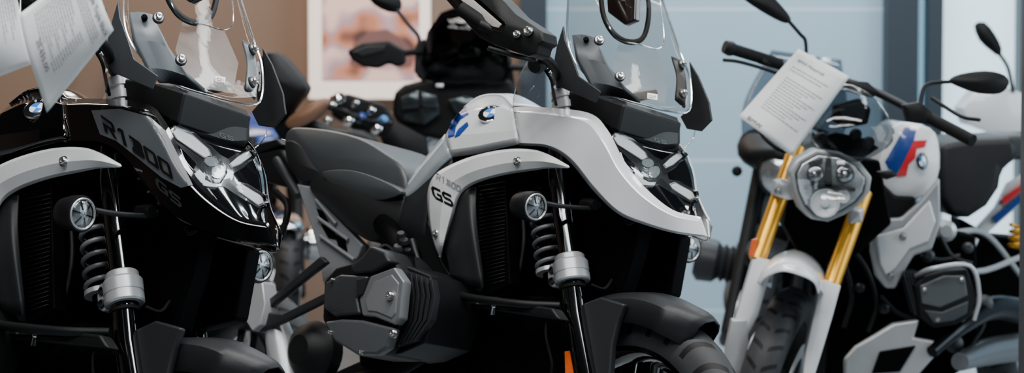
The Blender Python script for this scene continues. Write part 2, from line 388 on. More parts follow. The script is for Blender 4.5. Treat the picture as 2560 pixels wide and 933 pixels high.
FWD=Vector((1,0,0)); RT=Vector((0,-1,0)); UP=Vector((0,0,1))
def auxlamp(R,q):
    o=cv(R,q); ax=Vector((.97,-.12,-.05)) 
    L=lathe(R,'auxiliary_lamp',[(0,-.075),(.018,-.075),(.03,-.06),(.036,-.03),(.038,.0),(.036,.006),(.031,.006),(.030,-.004),(0,-.004)],o,ax,plast)
    lathe(R,'lamp_lens',[(.030,-.003),(.029,.002),(.024,.006),(.012,.0085),(0,.009)],o,ax,M('lamp_reflector','#9aa0a3',.2,metal=.8,bump=1,bs=120,var=.3,scale=120),parent=L)
    lathe(R,'lamp_glass',[(.0325,.004),(.028,.011),(.015,.015),(0,.016)],o,ax,lensg,parent=L)
    lathe(R,'lamp_ring',[(.028,.006),(.031,.009),(.033,.007),(.033,.0)],o,ax,alu,parent=L)
    x,y,z=frame_of(ax); 
    V=[];Fc=[]
    for k in range(6):
        a=math.pi*k/3+.2; A=o+z*.0095+(x*math.cos(a)+y*math.sin(a))*.008; B=o+z*.0075+(x*math.cos(a)+y*math.sin(a))*.028
        v,f=tubeg([A,B],.0014,6); b=len(V); V+=v; Fc+=[tuple(b+j for j in q) for q in f]
    mk(R,'lamp_bezel',V,Fc,dark,parent=L)

def build_gs(R,B,pal):
    bp=pal['body']; bt=pal['tank']
    patch(R,'side_fairing',[
     [(1283,268,.150),(1350,268,.150),(1470,282,.150),(1519,325,.150),(1562,405,.130),(1614,470,.105),(1682,525,.07),(1752,543,.012)],
     [(1286,282,.170),(1360,285,.176),(1458,303,.176),(1503,350,.172),(1547,428,.150),(1605,492,.119),(1680,539,.076),(1756,554,.012)],
     [(1297,357,.184),(1370,363,.185),(1428,396,.183),(1487,468,.163),(1547,527,.136),(1617,557,.101),(1690,578,.063),(1768,589,.005)],
     [(1298,364,.174),(1370,370,.175),(1424,405,.173),(1484,478,.153),(1545,535,.127),(1617,564,.094),(1690,584,.057),(1771,593,.002)]],bp,mirror=True,crease=True,n=7)
    patch(R,'tank_cover',[
     [(1160,270,.10),(1200,243,.08),(1250,240,.06),(1280,266,.10)],
     [(1138,292,.135),(1190,274,.14),(1243,270,.145),(1283,278,.160)],
     [(1112,340,.172),(1185,335,.182),(1243,330,.186),(1290,326,.184)],
     [(1122,375,.178),(1186,366,.188),(1244,354,.192),(1294,345,.188)],
     [(1130,393,.170),(1187,385,.178),(1245,372,.182),(1296,361,.182)]],bt,mirror=True,n=6,crease=True)
    tt=[R.p(a) for a in [(1160,270,.10),(1200,243,.08),(1250,240,.06),(1280,266,.10)]]
    patch(R,'tank_top',[tt,[Vector((q.x,0,q.z+.012)) for q in tt],[Vector((q.x,-q.y,q.z)) for q in tt]],bt)
    emblem(R,(1225,284,.156),Vector((.25,-.75,.62)),Vector((0,.6,1)),.031)
    patch(R,'tank_side_strip',[
     [(1112,335,.15),(1062,395,.15),(1022,450,.145),(1003,500,.14)],
     [(1120,368,.175),(1078,412,.175),(1036,465,.165),(1006,500,.15)],
     [(1130,394,.17),(1096,425,.17),(1050,478,.16),(1012,504,.15)]],pal['strip'],mirror=True)
    patch(R,'knee_panel',[
     [(1128,395,.165),(1075,440,.165),(1025,480,.155),(1000,502,.15),(985,560,.14)],
     [(1130,410,.17),(1085,460,.18),(1045,520,.18),(1010,560,.17),(1000,600,.15)],
     [(1120,430,.16),(1085,480,.17),(1068,540,.175),(1062,590,.17),(1060,630,.15)]],plastg,mirror=True)
    outer=[(1422,414,.215),(1375,388,.21),(1330,374,.21),(1260,374,.21),(1180,391,.21),(1115,418,.205),(1082,444,.205),(1068,490,.205),(1073,560,.20),(1085,612,.195),(1100,644,.19)]
    inner=[(1421,421,.215),(1375,421,.215),(1330,427,.215),(1265,437,.215),(1205,453,.21),(1168,471,.21),(1147,495,.21),(1134,540,.205),(1120,583,.20),(1110,615,.195),(1102,644,.19)]
    def mixr(k,t): return [((a[0]*(1-k)+b[0]*k),(a[1]*(1-k)+b[1]*k),a[2]+(t if 0<i<10 else t*.1)) for i,(a,b) in enumerate(zip(outer,inner))]
    patch(R,'side_trim',[outer,mixr(.1,.012),mixr(.55,.022),mixr(.9,.012),inner],silver,th=.006,mirror=True,label='satin silver trim panel',crease=True)
    for q in ((1290,402,.237),(1088,583,.222)): bolt(R,q,Vector((.15,-1,.1)),.0085,mirror=True)
    if pal['main']:
        glyphs(R,'model_lettering','R1300','side_trim',(1090,448),(12.5,7),(11,6.2),(1,-16),M('emboss','#8f9193',.4,metal=.3),.0015,cuts=1)
        glyphs(R,'model_lettering','GS','side_trim',(1084,496),(27,13),(25,12),(-9,-34),lblack,.0015)
    plate(R,'side_guard',[(1055,525),(1072,560),(1098,640),(1120,680),(1150,715),(1135,718),(1090,700),(1058,655),(1042,590)],.02,plast,w=.17,n=2,mirror=True)
    patch(R,'radiator_cover',[
     [(1190,468,.19),(1168,474,.2),(1146,500,.2),(1133,545,.195),(1117,592,.19),(1112,628,.185)],
     [(1193,560,.2),(1178,570,.215),(1155,585,.21),(1140,610,.205),(1130,640,.2),(1120,660,.19)],
     [(1212,712,.19),(1205,722,.20),(1185,718,.2),(1160,708,.2),(1140,698,.195),(1125,690,.19)]],plastg,mirror=True,th=.006)
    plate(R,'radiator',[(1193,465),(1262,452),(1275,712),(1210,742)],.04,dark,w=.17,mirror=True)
    V=[];Fc=[]
    for i in range(26):
        a=R.p((1198,478+i*9.6,.173)); b=R.p((1262,468+i*9.3,.173)); v,f=tubeg([a,b],.0012,5); k=len(V); V+=v; Fc+=[tuple(k+j for j in q) for q in f]
    mk(R,'radiator_fins',V,Fc,M('fin_black','#0c0d0e',.5,spec=.2),mirror=True)
    # windscreen
    WS=[[(1425,-60,.13),(1500,-35,.07),(1562,-20,0),(1620,-10,-.07),(1655,-5,-.13)],
        [(1418,80,.15),(1490,108,.08),(1575,135,0),(1645,148,-.08),(1700,128,-.15)],
        [(1438,155,.14),(1505,190,.07),(1590,213,0),(1665,224,-.07),(1726,200,-.14)],
        [(1500,220,.10),(1545,245,.05),(1610,264,0),(1665,277,-.05),(1722,277,-.11)]]
    ws=patch(R,'windscreen',WS,glasst if pal['main'] else glassm,th=.003,label='clear curved windscreen')
    ed=[WS[0][0],WS[1][0],WS[2][0]]+WS[3]+[WS[2][4],WS[1][4],WS[0][4]]
    tube(R,'screen_edge',ed,.0027,edge,seg=6,parent=ws)
    poly2(R,'inner_panel',[(1548,98),(1640,122),(1672,190),(1662,258),(1600,248),(1556,220),(1532,165)],'windscreen',frost,off=-.03,cuts=2,parent=ws)
    tube(R,'panel_edge',[(1480,-20,.05),(1520,60,.05),(1545,98,.03),(1600,112,-.01),(1642,122,-.04),(1660,100,-.08),(1650,0,-.09)],.0015,edge,seg=6,parent=ws)
    for q in ((1493,105,.136),(1545,195,.103),(1700,165,-.136),(1702,238,-.103)):
        o=R.p(q)+Vector((.012,-.006,.004)); ax=Vector((.75,-.55 if q[2]>0 else .15,.35))
        lathe(R,'washer',[(0,-.006),(.013,-.006),(.013,-.002),(.011,.0),(0,.0)],o,ax,plastg); bolt(R,o+ax.normalized()*.005,ax,.008)
    bm_=brkt if not pal['main'] else slate
    patch(R,'screen_bracket',[[(1430,88,.15),(1455,86,.135),(1482,92,.13)],[(1440,150,.145),(1485,150,.13),(1522,165,.11)],[(1470,205,.135),(1520,212,.11),(1562,225,.085)],[(1502,236,.115),(1550,245,.07),(1600,258,.03)]],bm_,th=.01,crease=True)
    patch(R,'screen_bracket',[[(1678,140,-.125),(1706,152,-.14)],[(1690,190,-.12),(1716,210,-.13)],[(1692,245,-.1),(1714,268,-.12)]],bm_,th=.01)
    for q in ((1465,98,.138),(1520,205,.105)): lathe(R,'bracket_stud',[(0,.004),(.005,.004),(.007,0),(.007,-.01)],q,Vector((.5,-.8,.2)),dark,16)
    patch(R,'cockpit_frame',[[(1494,-60,.06),(1500,30,.06),(1523,82,.045),(1557,107,.01),(1594,110,-.03),(1618,86,-.06),(1628,20,-.075),(1616,-60,-.075)],
                             [(1505,-60,.055),(1511,27,.055),(1532,70,.042),(1560,94,.01),(1591,97,-.027),(1608,78,-.055),(1616,17,-.068),(1604,-60,-.068)]],plastg,th=.008,crease=True)
    plate(R,'instrument_display',[(1512,-70),(1590,-50),(1588,50),(1560,62),(1518,30)],.02,M('display','#1a1312',.2,coat=1),w=.0)
    plate(R,'wind_deflector',[(1407,64),(1412,100),(1432,150),(1446,190),(1500,228),(1488,256),(1400,218),(1379,182),(1390,120)],.006,slate if not pal['main'] else plastg,w=.2,bevel=.002)
    plate(R,'wind_deflector',[(1722,152),(1745,190),(1772,255),(1779,300),(1752,328),(1716,322),(1700,292),(1722,270),(1729,210)],.006,plastg,w=-.2,bevel=.002)
    cs=[(1385,98),(1340,130),(1312,165),(1290,215),(1283,275),(1300,282),(1375,276),(1390,215),(1380,180)]
    hd_=plate(R,'hand_deflector',cs,.003,glassm,w=.24,bevel=0,n=3); tube(R,'deflector_edge',[(a,b,.24) for a,b in cs[:6]],.0014,edge,seg=6,parent=hd_)
    tube(R,'deflector_edge',[(1738,320,-.22),(1733,345,-.21),(1716,366,-.2),(1700,376,-.18)],.0014,edge,seg=6)
    plate(R,'cockpit_trim',[(1395,222),(1490,238),(1560,262),(1545,330),(1510,312),(1470,285),(1400,272),(1380,262)],.22,plast,w=.12,bevel=.006)
    plate(R,'cockpit_trim',[(1285,272),(1330,266),(1470,286),(1500,312),(1440,330),(1290,300)],.24,dark,w=.12,bevel=.006)
    fc=patch(R,'front_cover',[
     [(1533,247,.10),(1590,262,.03),(1650,280,-.04),(1693,294,-.10)],
     [(1527,272,.12),(1590,288,.045),(1655,307,-.035),(1700,316,-.10)],
     [(1530,318,.12),(1592,342,.045),(1655,360,-.035),(1700,358,-.10)],
     [(1545,335,.10),(1600,356,.03),(1655,374,-.05),(1690,372,-.09)]],plastg,th=.01,crease=True)
    glyphs(R,'cover_lettering','GS','front_cover',(1636,353),(17,5),(14,4),(-2,-10),M('letter_graphite','#2c2f31',.4),.0012,cuts=1,parent=fc)
    # headlight
    HLo=patch(R,'headlight',[
     [(1530,335,.125),(1600,358,.04),(1660,374,-.04),(1708,378,-.12)],
     [(1548,392,.12),(1612,405,.045),(1672,418,-.04),(1730,425,-.12)],
     [(1590,440,.105),(1640,455,.04),(1692,470,-.04),(1738,480,-.10)],
     [(1640,500,.07),(1678,512,.025),(1710,520,-.03),(1738,520,-.07)],
     [(1690,545,.03),(1708,548,.01),(1726,550,-.01),(1745,550,-.03)]],blackg,label='black headlight unit with crossed light bars')
    H='headlight'
    XF=[(1532,338),(1548,330),(1582,346),(1622,378),(1638,392),(1655,400),(1676,386),(1704,374),(1716,390),(1690,418),(1668,432),(1672,448),(1700,454),(1740,478),(1744,498),(1728,508),(1682,482),(1650,462),(1625,462),(1606,470),(1590,462),(1582,430),(1588,412),(1562,388),(1540,366)]
    drape(R,'light_frame',XF,H,.003,bframe,parent=HLo)
    for o in ([(1535,345),(1545,338),(1578,352),(1612,380),(1618,394),(1606,399),(1588,388),(1546,362)],
              [(1699,380),(1708,391),(1684,410),(1666,418),(1661,410),(1676,396)],
              [(1678,462),(1690,458),(1733,481),(1737,494),(1725,499),(1686,474)],
              [(1586,436),(1595,428),(1608,440),(1606,456),(1594,454)]):
        c=(sum(q[0] for q in o)/len(o),sum(q[1] for q in o)/len(o))
        drape(R,'light_bar_rim',[(c[0]+(q[0]-c[0])*1.12,c[1]+(q[1]-c[1])*1.18) for q in o],H,.006,M('bar_rim','#7a7e80',.2,metal=.7),parent=HLo)
        drape(R,'light_bar',o,H,.008,drl,parent=HLo)
    drape(R,'headlight_lens',[(1606,394),(1628,396),(1650,410),(1656,430),(1644,454),(1624,456),(1604,446),(1598,420)],H,.006,M('lens_dark','#3c4245',.12,metal=.6,var=.6,scale=70,bump=.8,bs=50),parent=HLo)
    for o in ([(1610,398),(1630,400),(1634,414),(1616,418),(1606,408)],[(1624,420),(1644,416),(1650,430),(1640,444),(1624,440)]):
        drape(R,'projector_lens',o,H,.009,M('lens_clear_grey','#6f777a',.12,metal=.3,coat=.6,var=.3,scale=90),n=3,parent=HLo)
    drape(R,'headlight_bridge',[(1604,446),(1624,456),(1640,456),(1636,464),(1604,462)],H,.009,drl,parent=HLo)
    patch(R,'beak_inner',[[(1548,400,.118),(1600,468,.10),(1660,520,.07),(1740,552,.01)],[(1600,455,.06),(1640,500,.04),(1690,535,.02),(1742,552,.0)],[(1736,470,-.118),(1738,510,-.09),(1742,540,-.05),(1745,552,-.0)]],dark)
    # handguard
    hg=plate(R,'hand_guard',[(1080,-40),(1215,-40),(1262,5),(1290,35),(1332,62),(1357,80),(1359,104),(1346,112),(1340,134),(1320,140),(1288,130),(1235,112),(1196,92),(1150,40)],.05,plast,w=.42,dome=.02,bevel=.005)
    drape(R,'turn_signal_frame',[(1120,-40),(1172,-26),(1264,58),(1252,82),(1222,72),(1110,-10)],'hand_guard',.003,blackg,parent=hg)
    drape(R,'turn_signal',[(1140,-30),(1168,-14),(1253,60),(1246,70),(1230,66),(1140,-10)],'hand_guard',.006,M('signal_lens','#9a9692',.2,coat=1,var=.2,scale=200),parent=hg)
    bolt(R,(1318,76,.44),Vector((.2,-1,.1)),.009,parent=hg); bolt(R,(1290,84,.445),Vector((.2,-1,.1)),.007,parent=hg)
    tube(R,'handlebar',[(1200,60,.45),(1330,125,.36),(1382,165,.26),(1402,215,.12),(1470,240,.0),(1560,245,-.12),(1640,235,-.2)],.012,plast)
    tube(R,'hand_grip',[(1150,20,.47),(1230,75,.42)],.018,rubber)
    lathe(R,'bar_clamp',[(0,-.02),(.018,-.02),(.022,-.01),(.022,.02),(.016,.028),(0,.028)],(1348,158,.3),Vector((.3,-.8,-.5)),plastg,20)
    tube(R,'control_lever',[(1335,150,.34),(1290,140,.4),(1220,120,.46)],.006,plast)
    for q in ((1352,150,.3),(1372,178,.27)): bolt(R,q,Vector((.4,-.8,.3)),.006)
    tube(R,'brake_hose',[(1360,170,.28),(1378,200,.26),(1384,235,.2),(1390,262,.16)],.004,rubber); 
    # fork
    A=R.p((1396,440,.11)); Bq=R.p((1424,650,.11)); ax=(Bq-A).normalized()
    tube(R,'fork_tube',[R.p((1402,285,.11)),A,Bq],.027,blackg,seg=24,n=2,mirror=True)
    lathe(R,'fork_cap',[(0,.0),(.018,.0),(.02,-.004),(.031,-.006),(.031,-.026),(.027,-.028),(.027,-.036),(.031,-.038),(.031,-.056),(.026,-.058),(.026,-.09)],(1406,225,.11),-ax,alu,mirror=True)
    c=R.p((1423,640,.11))
    cl=lathe(R,'fork_clamp',[(.027,.0),(.034,.0),(.037,.003),(.037,.014),(.041,.016),(.044,.02),(.044,.045),(.0425,.046),(.0425,.049),(.044,.05),(.044,.066),(.041,.070),(.030,.070)],c,ax,alu,48,sharp=20,mirror=True,label='silver fork clamp')
    plate(R,'clamp_lug',[(1370,664),(1388,660),(1398,672),(1398,714),(1388,718),(1371,712)],.03,alu,w=.125,n=2,mirror=True)
    for v in (676,703): lathe(R,'lug_bolt',[(0,.000),(.005,.0),(.006,.005),(.009,.004),(.01,-.01)],(1380,v,.126),Vector((.1,-1,.1)),plastg,16,mirror=True)
    tube(R,'fork_lower',[R.p((1428,708,.11)),R.p((1438,790,.11)),Vector((-.02,-.11,.40))],.029,blackg,seg=24,n=1,mirror=True)
    lathe(R,'fork_boot',[(.029,0),(.033,.001),(.033,.008),(.029,.009)],(1430,716,.11),ax,rubber,mirror=True)
    coil(R,'shock_spring',(1355,530,.10),(1372,672,.10),.029,.0055,5.3,spring)
    tube(R,'shock_absorber',[(1350,470,.10),(1375,700,.10)],.016,dark)
    lathe(R,'spring_seat',[(0,0),(.034,0),(.034,.012),(0,.012)],(1353,518,.10),ax,plastg)
    lathe(R,'spring_seat',[(0,0),(.034,0),(.034,.010),(0,.010)],(1373,674,.10),ax,alu)
    tube(R,'lamp_bar',[(1330,500,.24),(1400,515,.18),(1480,520,.1),(1500,512,.08)],.006,plastg)
    lathe(R,'ignition_boss',[(0,0),(.012,0),(.016,-.01),(.016,-.05)],(1490,512,.1),Vector((1,-.2,0)),plast,20)
    # central mass
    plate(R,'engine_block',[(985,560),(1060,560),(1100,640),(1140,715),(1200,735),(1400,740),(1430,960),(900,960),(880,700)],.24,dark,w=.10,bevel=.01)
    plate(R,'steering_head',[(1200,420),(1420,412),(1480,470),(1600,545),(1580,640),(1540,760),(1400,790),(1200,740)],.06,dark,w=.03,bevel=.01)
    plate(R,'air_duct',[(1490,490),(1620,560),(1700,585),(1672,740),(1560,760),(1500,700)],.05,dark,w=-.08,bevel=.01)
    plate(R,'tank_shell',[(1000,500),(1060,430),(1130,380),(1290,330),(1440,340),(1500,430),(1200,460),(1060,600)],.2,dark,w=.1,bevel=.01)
    tube(R,'wiring',[(1560,530,.05),(1568,560,.05),(1590,552,.03)],.004,plast)
    tube(R,'wiring',[(1240,745,.15),(1290,700,.13),(1310,600,.12),(1300,480,.12)],.006,plast)
    lathe(R,'drain_nozzle',[(0,0),(.008,0),(.008,.006),(.006,.008),(.007,.026),(0,.026)],(1236,762,.2),-UP,chrome,16)
    bolt(R,(1302,778,.16),RT,.006)
    tube(R,'brake_hose',[(1385,760,.16),(1370,790,.17),(1365,840,.17),(1380,910,.15),(1375,950,.14)],.0035,rubber)
    tube(R,'brake_hose',[(1478,712,.1),(1510,722,.07),(1530,700,.04)],.0035,rubber)
    tube(R,'crash_bar',[(1140,735,.2),(1180,745,.22),(1300,760,.2),(1400,765,.15)],.010,plast)
    plate(R,'engine_guard',[(1100,733),(1180,735),(1195,760),(1240,750),(1380,770),(1400,800),(1120,760)],.04,plast,w=.19,bevel=.006)
    # seats
    plate(R,'pillion_seat',[(712,345),(722,325),(745,318),(820,325),(900,345),(960,380),(1008,422),(1012,500),(940,520),(800,500),(752,460),(728,425),(713,385)],.24,seatm2,w=.12,n=3,dome=.035,bevel=.02)
    plate(R,'seat_panel',[(715,352),(748,362),(790,420),(800,432),(775,452),(750,452),(728,425),(714,388)],.02,seatm,w=.15,n=2,dome=.01,bevel=.01)
    plate(R,'rider_seat',[(773,470),(782,440),(805,424),(870,424),(935,442),(1005,478),(1008,540),(985,575),(935,603),(900,592),(860,560),(800,500)],.26,seatm,w=.158,n=3,dome=.035,bevel=.012)
    plate(R,'seat_insert',[(806,430),(870,425),(935,443),(1002,478),(975,496),(930,500),(870,485),(825,458)],.02,seatm2,w=.182,n=3,dome=.010,bevel=.004)
    # subframe
    plate(R,'rear_subframe',[(740,460),(775,466),(800,500),(850,555),(905,612),(895,640),(860,680),(850,730),(820,740),(805,700),(800,650),(775,560)],.03,framem,w=.15,bevel=.005,mirror=True)
    for tri in ([(800,560),(830,570),(842,600),(820,595)],[(835,585),(862,600),(868,630),(845,615)],[(790,520),(805,528),(822,555),(800,548)]):
        plate(R,'frame_recess',tri,.004,dark,w=.153,bevel=.002)
    for a,b in (((795,545),(870,600)),((800,590),(885,650)),((790,500),(840,560))):
        tube(R,'frame_rib',[(a[0],a[1],.156),(b[0],b[1],.156)],.005,framem,seg=8)
    plate(R,'footrest_bracket',[(800,640),(815,655),(720,730),(660,780),(705,785),(815,730),(822,748),(700,808),(640,832),(618,820),(618,790),(650,765)],.02,plastg,w=.2,bevel=.005)
    plate(R,'footrest_peg',[(612,800),(616,745),(640,700),(655,705),(662,760),(650,812),(630,828)],.05,alu,w=.22,bevel=.004)
    tube(R,'exhaust_silencer',[(690,800,.16),(700,850,.15),(720,960,.14)],[.03,.04,.045],alu,seg=28)
    tube(R,'exhaust_pipe',[(860,960,.1),(980,930,.15),(1090,860,.2),(1130,800,.2)],.022,dark)
    lathe(R,'final_drive',[(0,.05),(.04,.05),(.07,.03),(.085,0),(.08,-.04),(0,-.06)],(780,880,.12),RT,plast,28)
    # cylinder
    plate(R,'cylinder',[(1003,660),(1075,690),(1090,730),(1088,780),(1062,858),(1000,885),(960,890),(985,780)],.16,plast,w=.31,bevel=.004)
    for i in range(6):
        dx=i*13; plate(R,'cylinder_fin',[(1008+dx,676+dx*.35),(1014+dx,676+dx*.35),(1022+dx,740),(1018+dx*.9,800),(985+dx*.8,870-dx*.25),(979+dx*.8,870-dx*.25),(1010+dx*.9,800),(1014+dx,740)],.02,plastg,w=.325,bevel=.001)
    plate(R,'engine_cover',[(808,702),(838,668),(880,656),(902,640),(922,614),(960,626),(992,662),(1012,705),(1002,800),(975,868),(955,888),(890,888),(832,852),(804,800)],.14,plast,w=.345,n=1,bevel=.010)
    plate(R,'cover_panel',[(897,748),(925,690),(985,668),(1009,703),(999,797),(984,812),(936,793),(905,790)],.03,engine2,w=.372,bevel=.005)
    plate(R,'cover_panel',[(810,706),(848,686),(918,690),(891,746),(899,786),(835,792),(807,770)],.03,enginem,w=.368,bevel=.008)
    plate(R,'cover_panel',[(808,804),(850,798),(903,800),(983,820),(966,870),(940,887),(888,886),(835,853)],.03,M('engine_cover_mid','#505356',.4,metal=.3,var=.05),w=.37,bevel=.008)
    plate(R,'spark_plug_cover',[(872,668),(905,640),(925,614),(960,628),(975,655),(930,682),(885,686)],.04,plastg,w=.368,bevel=.008)
    plate(R,'cover_badge',[(890,700),(920,694),(905,735),(893,742)],.01,plastg,w=.378,bevel=.002)
    plate(R,'cover_step',[(912,752),(935,704),(978,686),(996,708),(988,784),(978,796),(940,780),(918,778)],.01,M('engine_cover_step','#7b7e80',.38,metal=.4,var=.05),w=.375,bevel=.003)
    bolt(R,(972,738,.384),Vector((.1,-1,.05)),.009); bolt(R,(980,833,.376),Vector((.1,-1,.05)),.009)
    for q in ((830,700,.372),(822,830,.374),(900,880,.374)): bolt(R,q,Vector((.1,-1,.05)),.004)
    V,Fc=textg('BOXER'); mk(R,'cover_lettering',[R.p((814+x*14,772+x*3-y*16,.3695)) for x,y in V],Fc,slate,closed=False)
    tube(R,'intake_duct',[(960,560,.16),(985,600,.2),(1010,650,.24),(1020,690,.28)],.03,dark)
    for q,r_,m in (((1003,598,.25),.013,plastg),((1010,615,.25),.016,plast),((996,630,.26),.014,slate),((1020,640,.25),.012,plast),((985,650,.27),.010,alu)):
        lathe(R,'injector',[(0,.02),(r_*.7,.02),(r_,.012),(r_,-.012),(r_*.8,-.02),(0,-.02)],q,Vector((.3,-.5,.7)),m,16)
    tube(R,'hose',[(940,628,.3),(965,615,.27),(990,640,.26),(1000,680,.28)],.005,rubber)
    tube(R,'hose',[(1030,600,.2),(1050,660,.2),(1095,720,.19)],.008,plastg); tube(R,'hose',[(1075,830,.2),(1110,800,.2),(1160,800,.18)],.01,plastg)
    m4=wheel(R,'front_wheel',Vector((0,0,.36)),Vector((0,1,0)),FWD,.355,.12,blackg)
    wheel(R,'rear_wheel',Vector((-1.5,0,.34)),Vector((0,1,0)),FWD,.335,.17,plast,disc=False)
    fender(R,m4,.355,.085,-62,30,plastg,drop=.07,gapr=.026)
    plate(R,'fender_mount',[(1420,778),(1432,768),(1500,742),(1560,760),(1545,800),(1530,860),(1520,1000),(1430,1000)],.02,plastg,w=.105,bevel=.006,mirror=True)
    plate(R,'reflector',[(1410,878),(1447,874),(1450,950),(1412,955)],.012,orange,w=.13,bevel=.003,mirror=True)
    plate(R,'swingarm',[(500,1080),(900,900),(960,940),(560,1140)],.06,plast,w=.1,bevel=.01)
    auxlamp(R,(1336,517,.25)); auxlamp(R,(1722,621,-.25))
    plate(R,'luggage_rack',[(560,380),(690,345),(705,362),(600,402)],.16,plast,w=.08,bevel=.008)
    plate(R,'tail_unit',[(560,400),(700,370),(750,450),(720,470),(600,440)],.16,plast,w=.08,bevel=.01)
    tube(R,'side_bar',[(690,400,.14),(715,440,.15),(745,490,.15)],.012,plastg)
    tube(R,'tail_bracket',[(690,480,.1),(720,520,.1),(700,600,.1)],.01,plast)

rootM=newroot('motorcycle',MG,'light grey adventure motorcycle with silver side trim and dark seat','motorcycle','adventure motorcycles on the shop floor')
RM=rig_gs(rootM,MG,1.0)
build_gs(RM,body_w,dict(body=body_w,tank=body_w,strip=M('strip_grey','#8c9399',.3,coat=.7),main=True))
sz=float(p[6]); ML0=gsm(*p[:6])
rootL=newroot('motorcycle',ML0,'gloss black adventure motorcycle with silver side trim','motorcycle','adventure motorcycles on the shop floor')
RL=rig_gs(rootL,ML,sz)
RL.Mi=MGi; RL.cam=MGi@C
build_gs(RL,blackg,dict(body=blackg,tank=blackg,strip=silver,main=False))
RL.Mi=ML.inverted(); RL.cam=RL.Mi@C
for pl in ([(1144,284),(1164,273),(1172,286),(1150,300),(1140,318),(1136,340),(1120,345),(1120,330),(1128,304)],[(1146,322),(1168,304),(1172,314),(1150,338),(1136,345),(1140,332)]):
    poly2(RM,'tank_graphic_or_highlight',pl,'tank_cover',bluep,off=.002)
poly2(RM,'tank_graphic_or_highlight',[(1113,342),(1116,346),(1050,425),(1022,462),(1020,459),(1047,418)],'tank_side_strip',M('painted_highlight','#c3d2e0',.25,coat=.8))  # bluish reflection along the strip edge, painted on as a thin pale line
poly2(RL,'fairing_graphic',[(228,276),(300,272),(375,292),(415,328),(482,462),(452,470),(404,444),(345,396),(290,352),(250,336)],'side_fairing',matteg,.002,4)
glyphs(RL,'model_lettering','R1300','side_fairing',(262,328),(35,25),(32,22.5),(-11,-42),lblack,.007)
glyphs(RL,'model_lettering','GS','side_fairing',(392,470),(34,30),(30,24),(-6,-30),M('letter_dim','#1d1f21',.35),.005)
def sticker(R,txt,u,v,key):
    poly2(R,'number_sticker',[(u-12,v-8),(u+13,v-4),(u+12,v+10),(u-13,v+6)],key,paper,off=.005,cuts=1)
    decal_text(R,'sticker_number',txt,key,(u-10,v+4),(11,2),(0,-11),ink,off=.006)
sticker(RM,'G37',1631,240,'windscreen'); sticker(RL,'G31',551,197,'windscreen')

# ---------------- roadster
rt=Vector((0.82,7.45,0)); rootR=newroot('motorcycle',Matrix.Translation(rt),'white roadster motorcycle with gold forks and faceted headlight','motorcycle')
RR=rig_y(rootR)
lean=math.radians(17); hd=Vector((-math.sin(math.radians(16)),-math.cos(math.radians(16)),0)); upv=Vector((math.sin(lean),0,math.cos(lean))); axl=upv.cross(hd).normalized()
m4=wheel(RR,'front_wheel',RR.p((1918,960,7.5)),axl,hd,.315,.135,plast)
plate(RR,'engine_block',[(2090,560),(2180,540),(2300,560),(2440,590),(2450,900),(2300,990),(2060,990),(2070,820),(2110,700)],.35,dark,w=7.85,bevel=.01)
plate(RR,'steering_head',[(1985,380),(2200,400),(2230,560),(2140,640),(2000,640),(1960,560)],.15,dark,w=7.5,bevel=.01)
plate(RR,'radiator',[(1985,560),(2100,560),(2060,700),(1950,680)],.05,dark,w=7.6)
tube(RR,'fork_tube',[(1992,368,7.5),(1893,650,7.38)],.0265,gold,seg=24,label='gold fork tube')
tube(RR,'fork_tube',[(2160,480,7.46),(2078,712,7.34)],.0265,gold,seg=24,label='gold fork tube')
plate(RR,'fork_lower',[(1882,652),(1900,645),(1938,655),(1915,720),(1895,790),(1868,840),(1868,885),(1845,905),(1818,895),(1830,830),(1850,760)],.05,white,w=7.33,dome=.012,bevel=.005)
plate(RR,'fork_lower',[(2052,705),(2062,700),(2102,715),(2082,790),(2055,880),(2030,960),(2005,960),(2015,880),(2035,790)],.05,white,w=7.3,dome=.012,bevel=.005)
plate(RR,'brake_caliper',[(1830,800),(1868,800),(1872,860),(1850,935),(1812,940),(1815,870)],.05,alu,w=7.31,dome=.01,bevel=.005)
plate(RR,'fork_clamp',[(1938,452),(1960,448),(1996,458),(1988,498),(1968,500),(1932,488)],.06,alu,w=7.38,dome=.01,bevel=.004)
plate(RR,'fork_clamp',[(2128,520),(2160,520),(2156,556),(2125,560)],.06,alu,w=7.35,dome=.01,bevel=.004)
bolt(RR,(1945,478,7.36),Vector((0,-1,0)),.008)
patch(RR,'front_fender',[
 [(1925,720,7.6),(1945,650,7.6),(1975,625,7.6),(2010,628,7.6),(2050,665,7.6),(2070,740,7.6)],
 [(1905,712,7.4),(1925,652,7.4),(1965,630,7.4),(2015,638,7.4),(2058,678,7.4),(2066,745,7.4)],
 [(1893,705,7.2),(1912,668,7.18),(1958,645,7.15),(2008,655,7.15),(2048,690,7.18),(2052,725,7.2)],
 [(1896,712,7.16),(1916,692,7.13),(1955,678,7.1),(2000,688,7.1),(2035,706,7.13),(2048,735,7.16)]],white,label='white front fender')
hl=[(1975,430),(1992,398),(2040,372),(2100,380),(2150,405),(2180,443),(2174,482),(2150,512),(2112,537),(2070,555),(2028,548),(2002,522),(1984,480)]
RH=plate(RR,'headlight',hl,.12,M('lamp_shell','#9a9ea0',.3,metal=.35),w=7.22,n=1,dome=.006,bevel=.008,label='faceted headlight with silver shell')
cc=(2074,462)
def hs(k,kk=None): return [(cc[0]+(a-cc[0])*k,cc[1]+(b-cc[1])*(kk or k)) for a,b in hl]
plate(RR,'headlight_ring',hs(.87),.03,plastg,w=7.205,n=1,dome=.003,bevel=.003,parent=RH)
plate(RR,'headlight_reflector',hs(.82),.03,M('reflector_light','#b9c0c4',.2,metal=.6,bump=1,bs=45,var=.5,scale=45),w=7.198,n=1,dome=.003,bevel=.003,parent=RH)
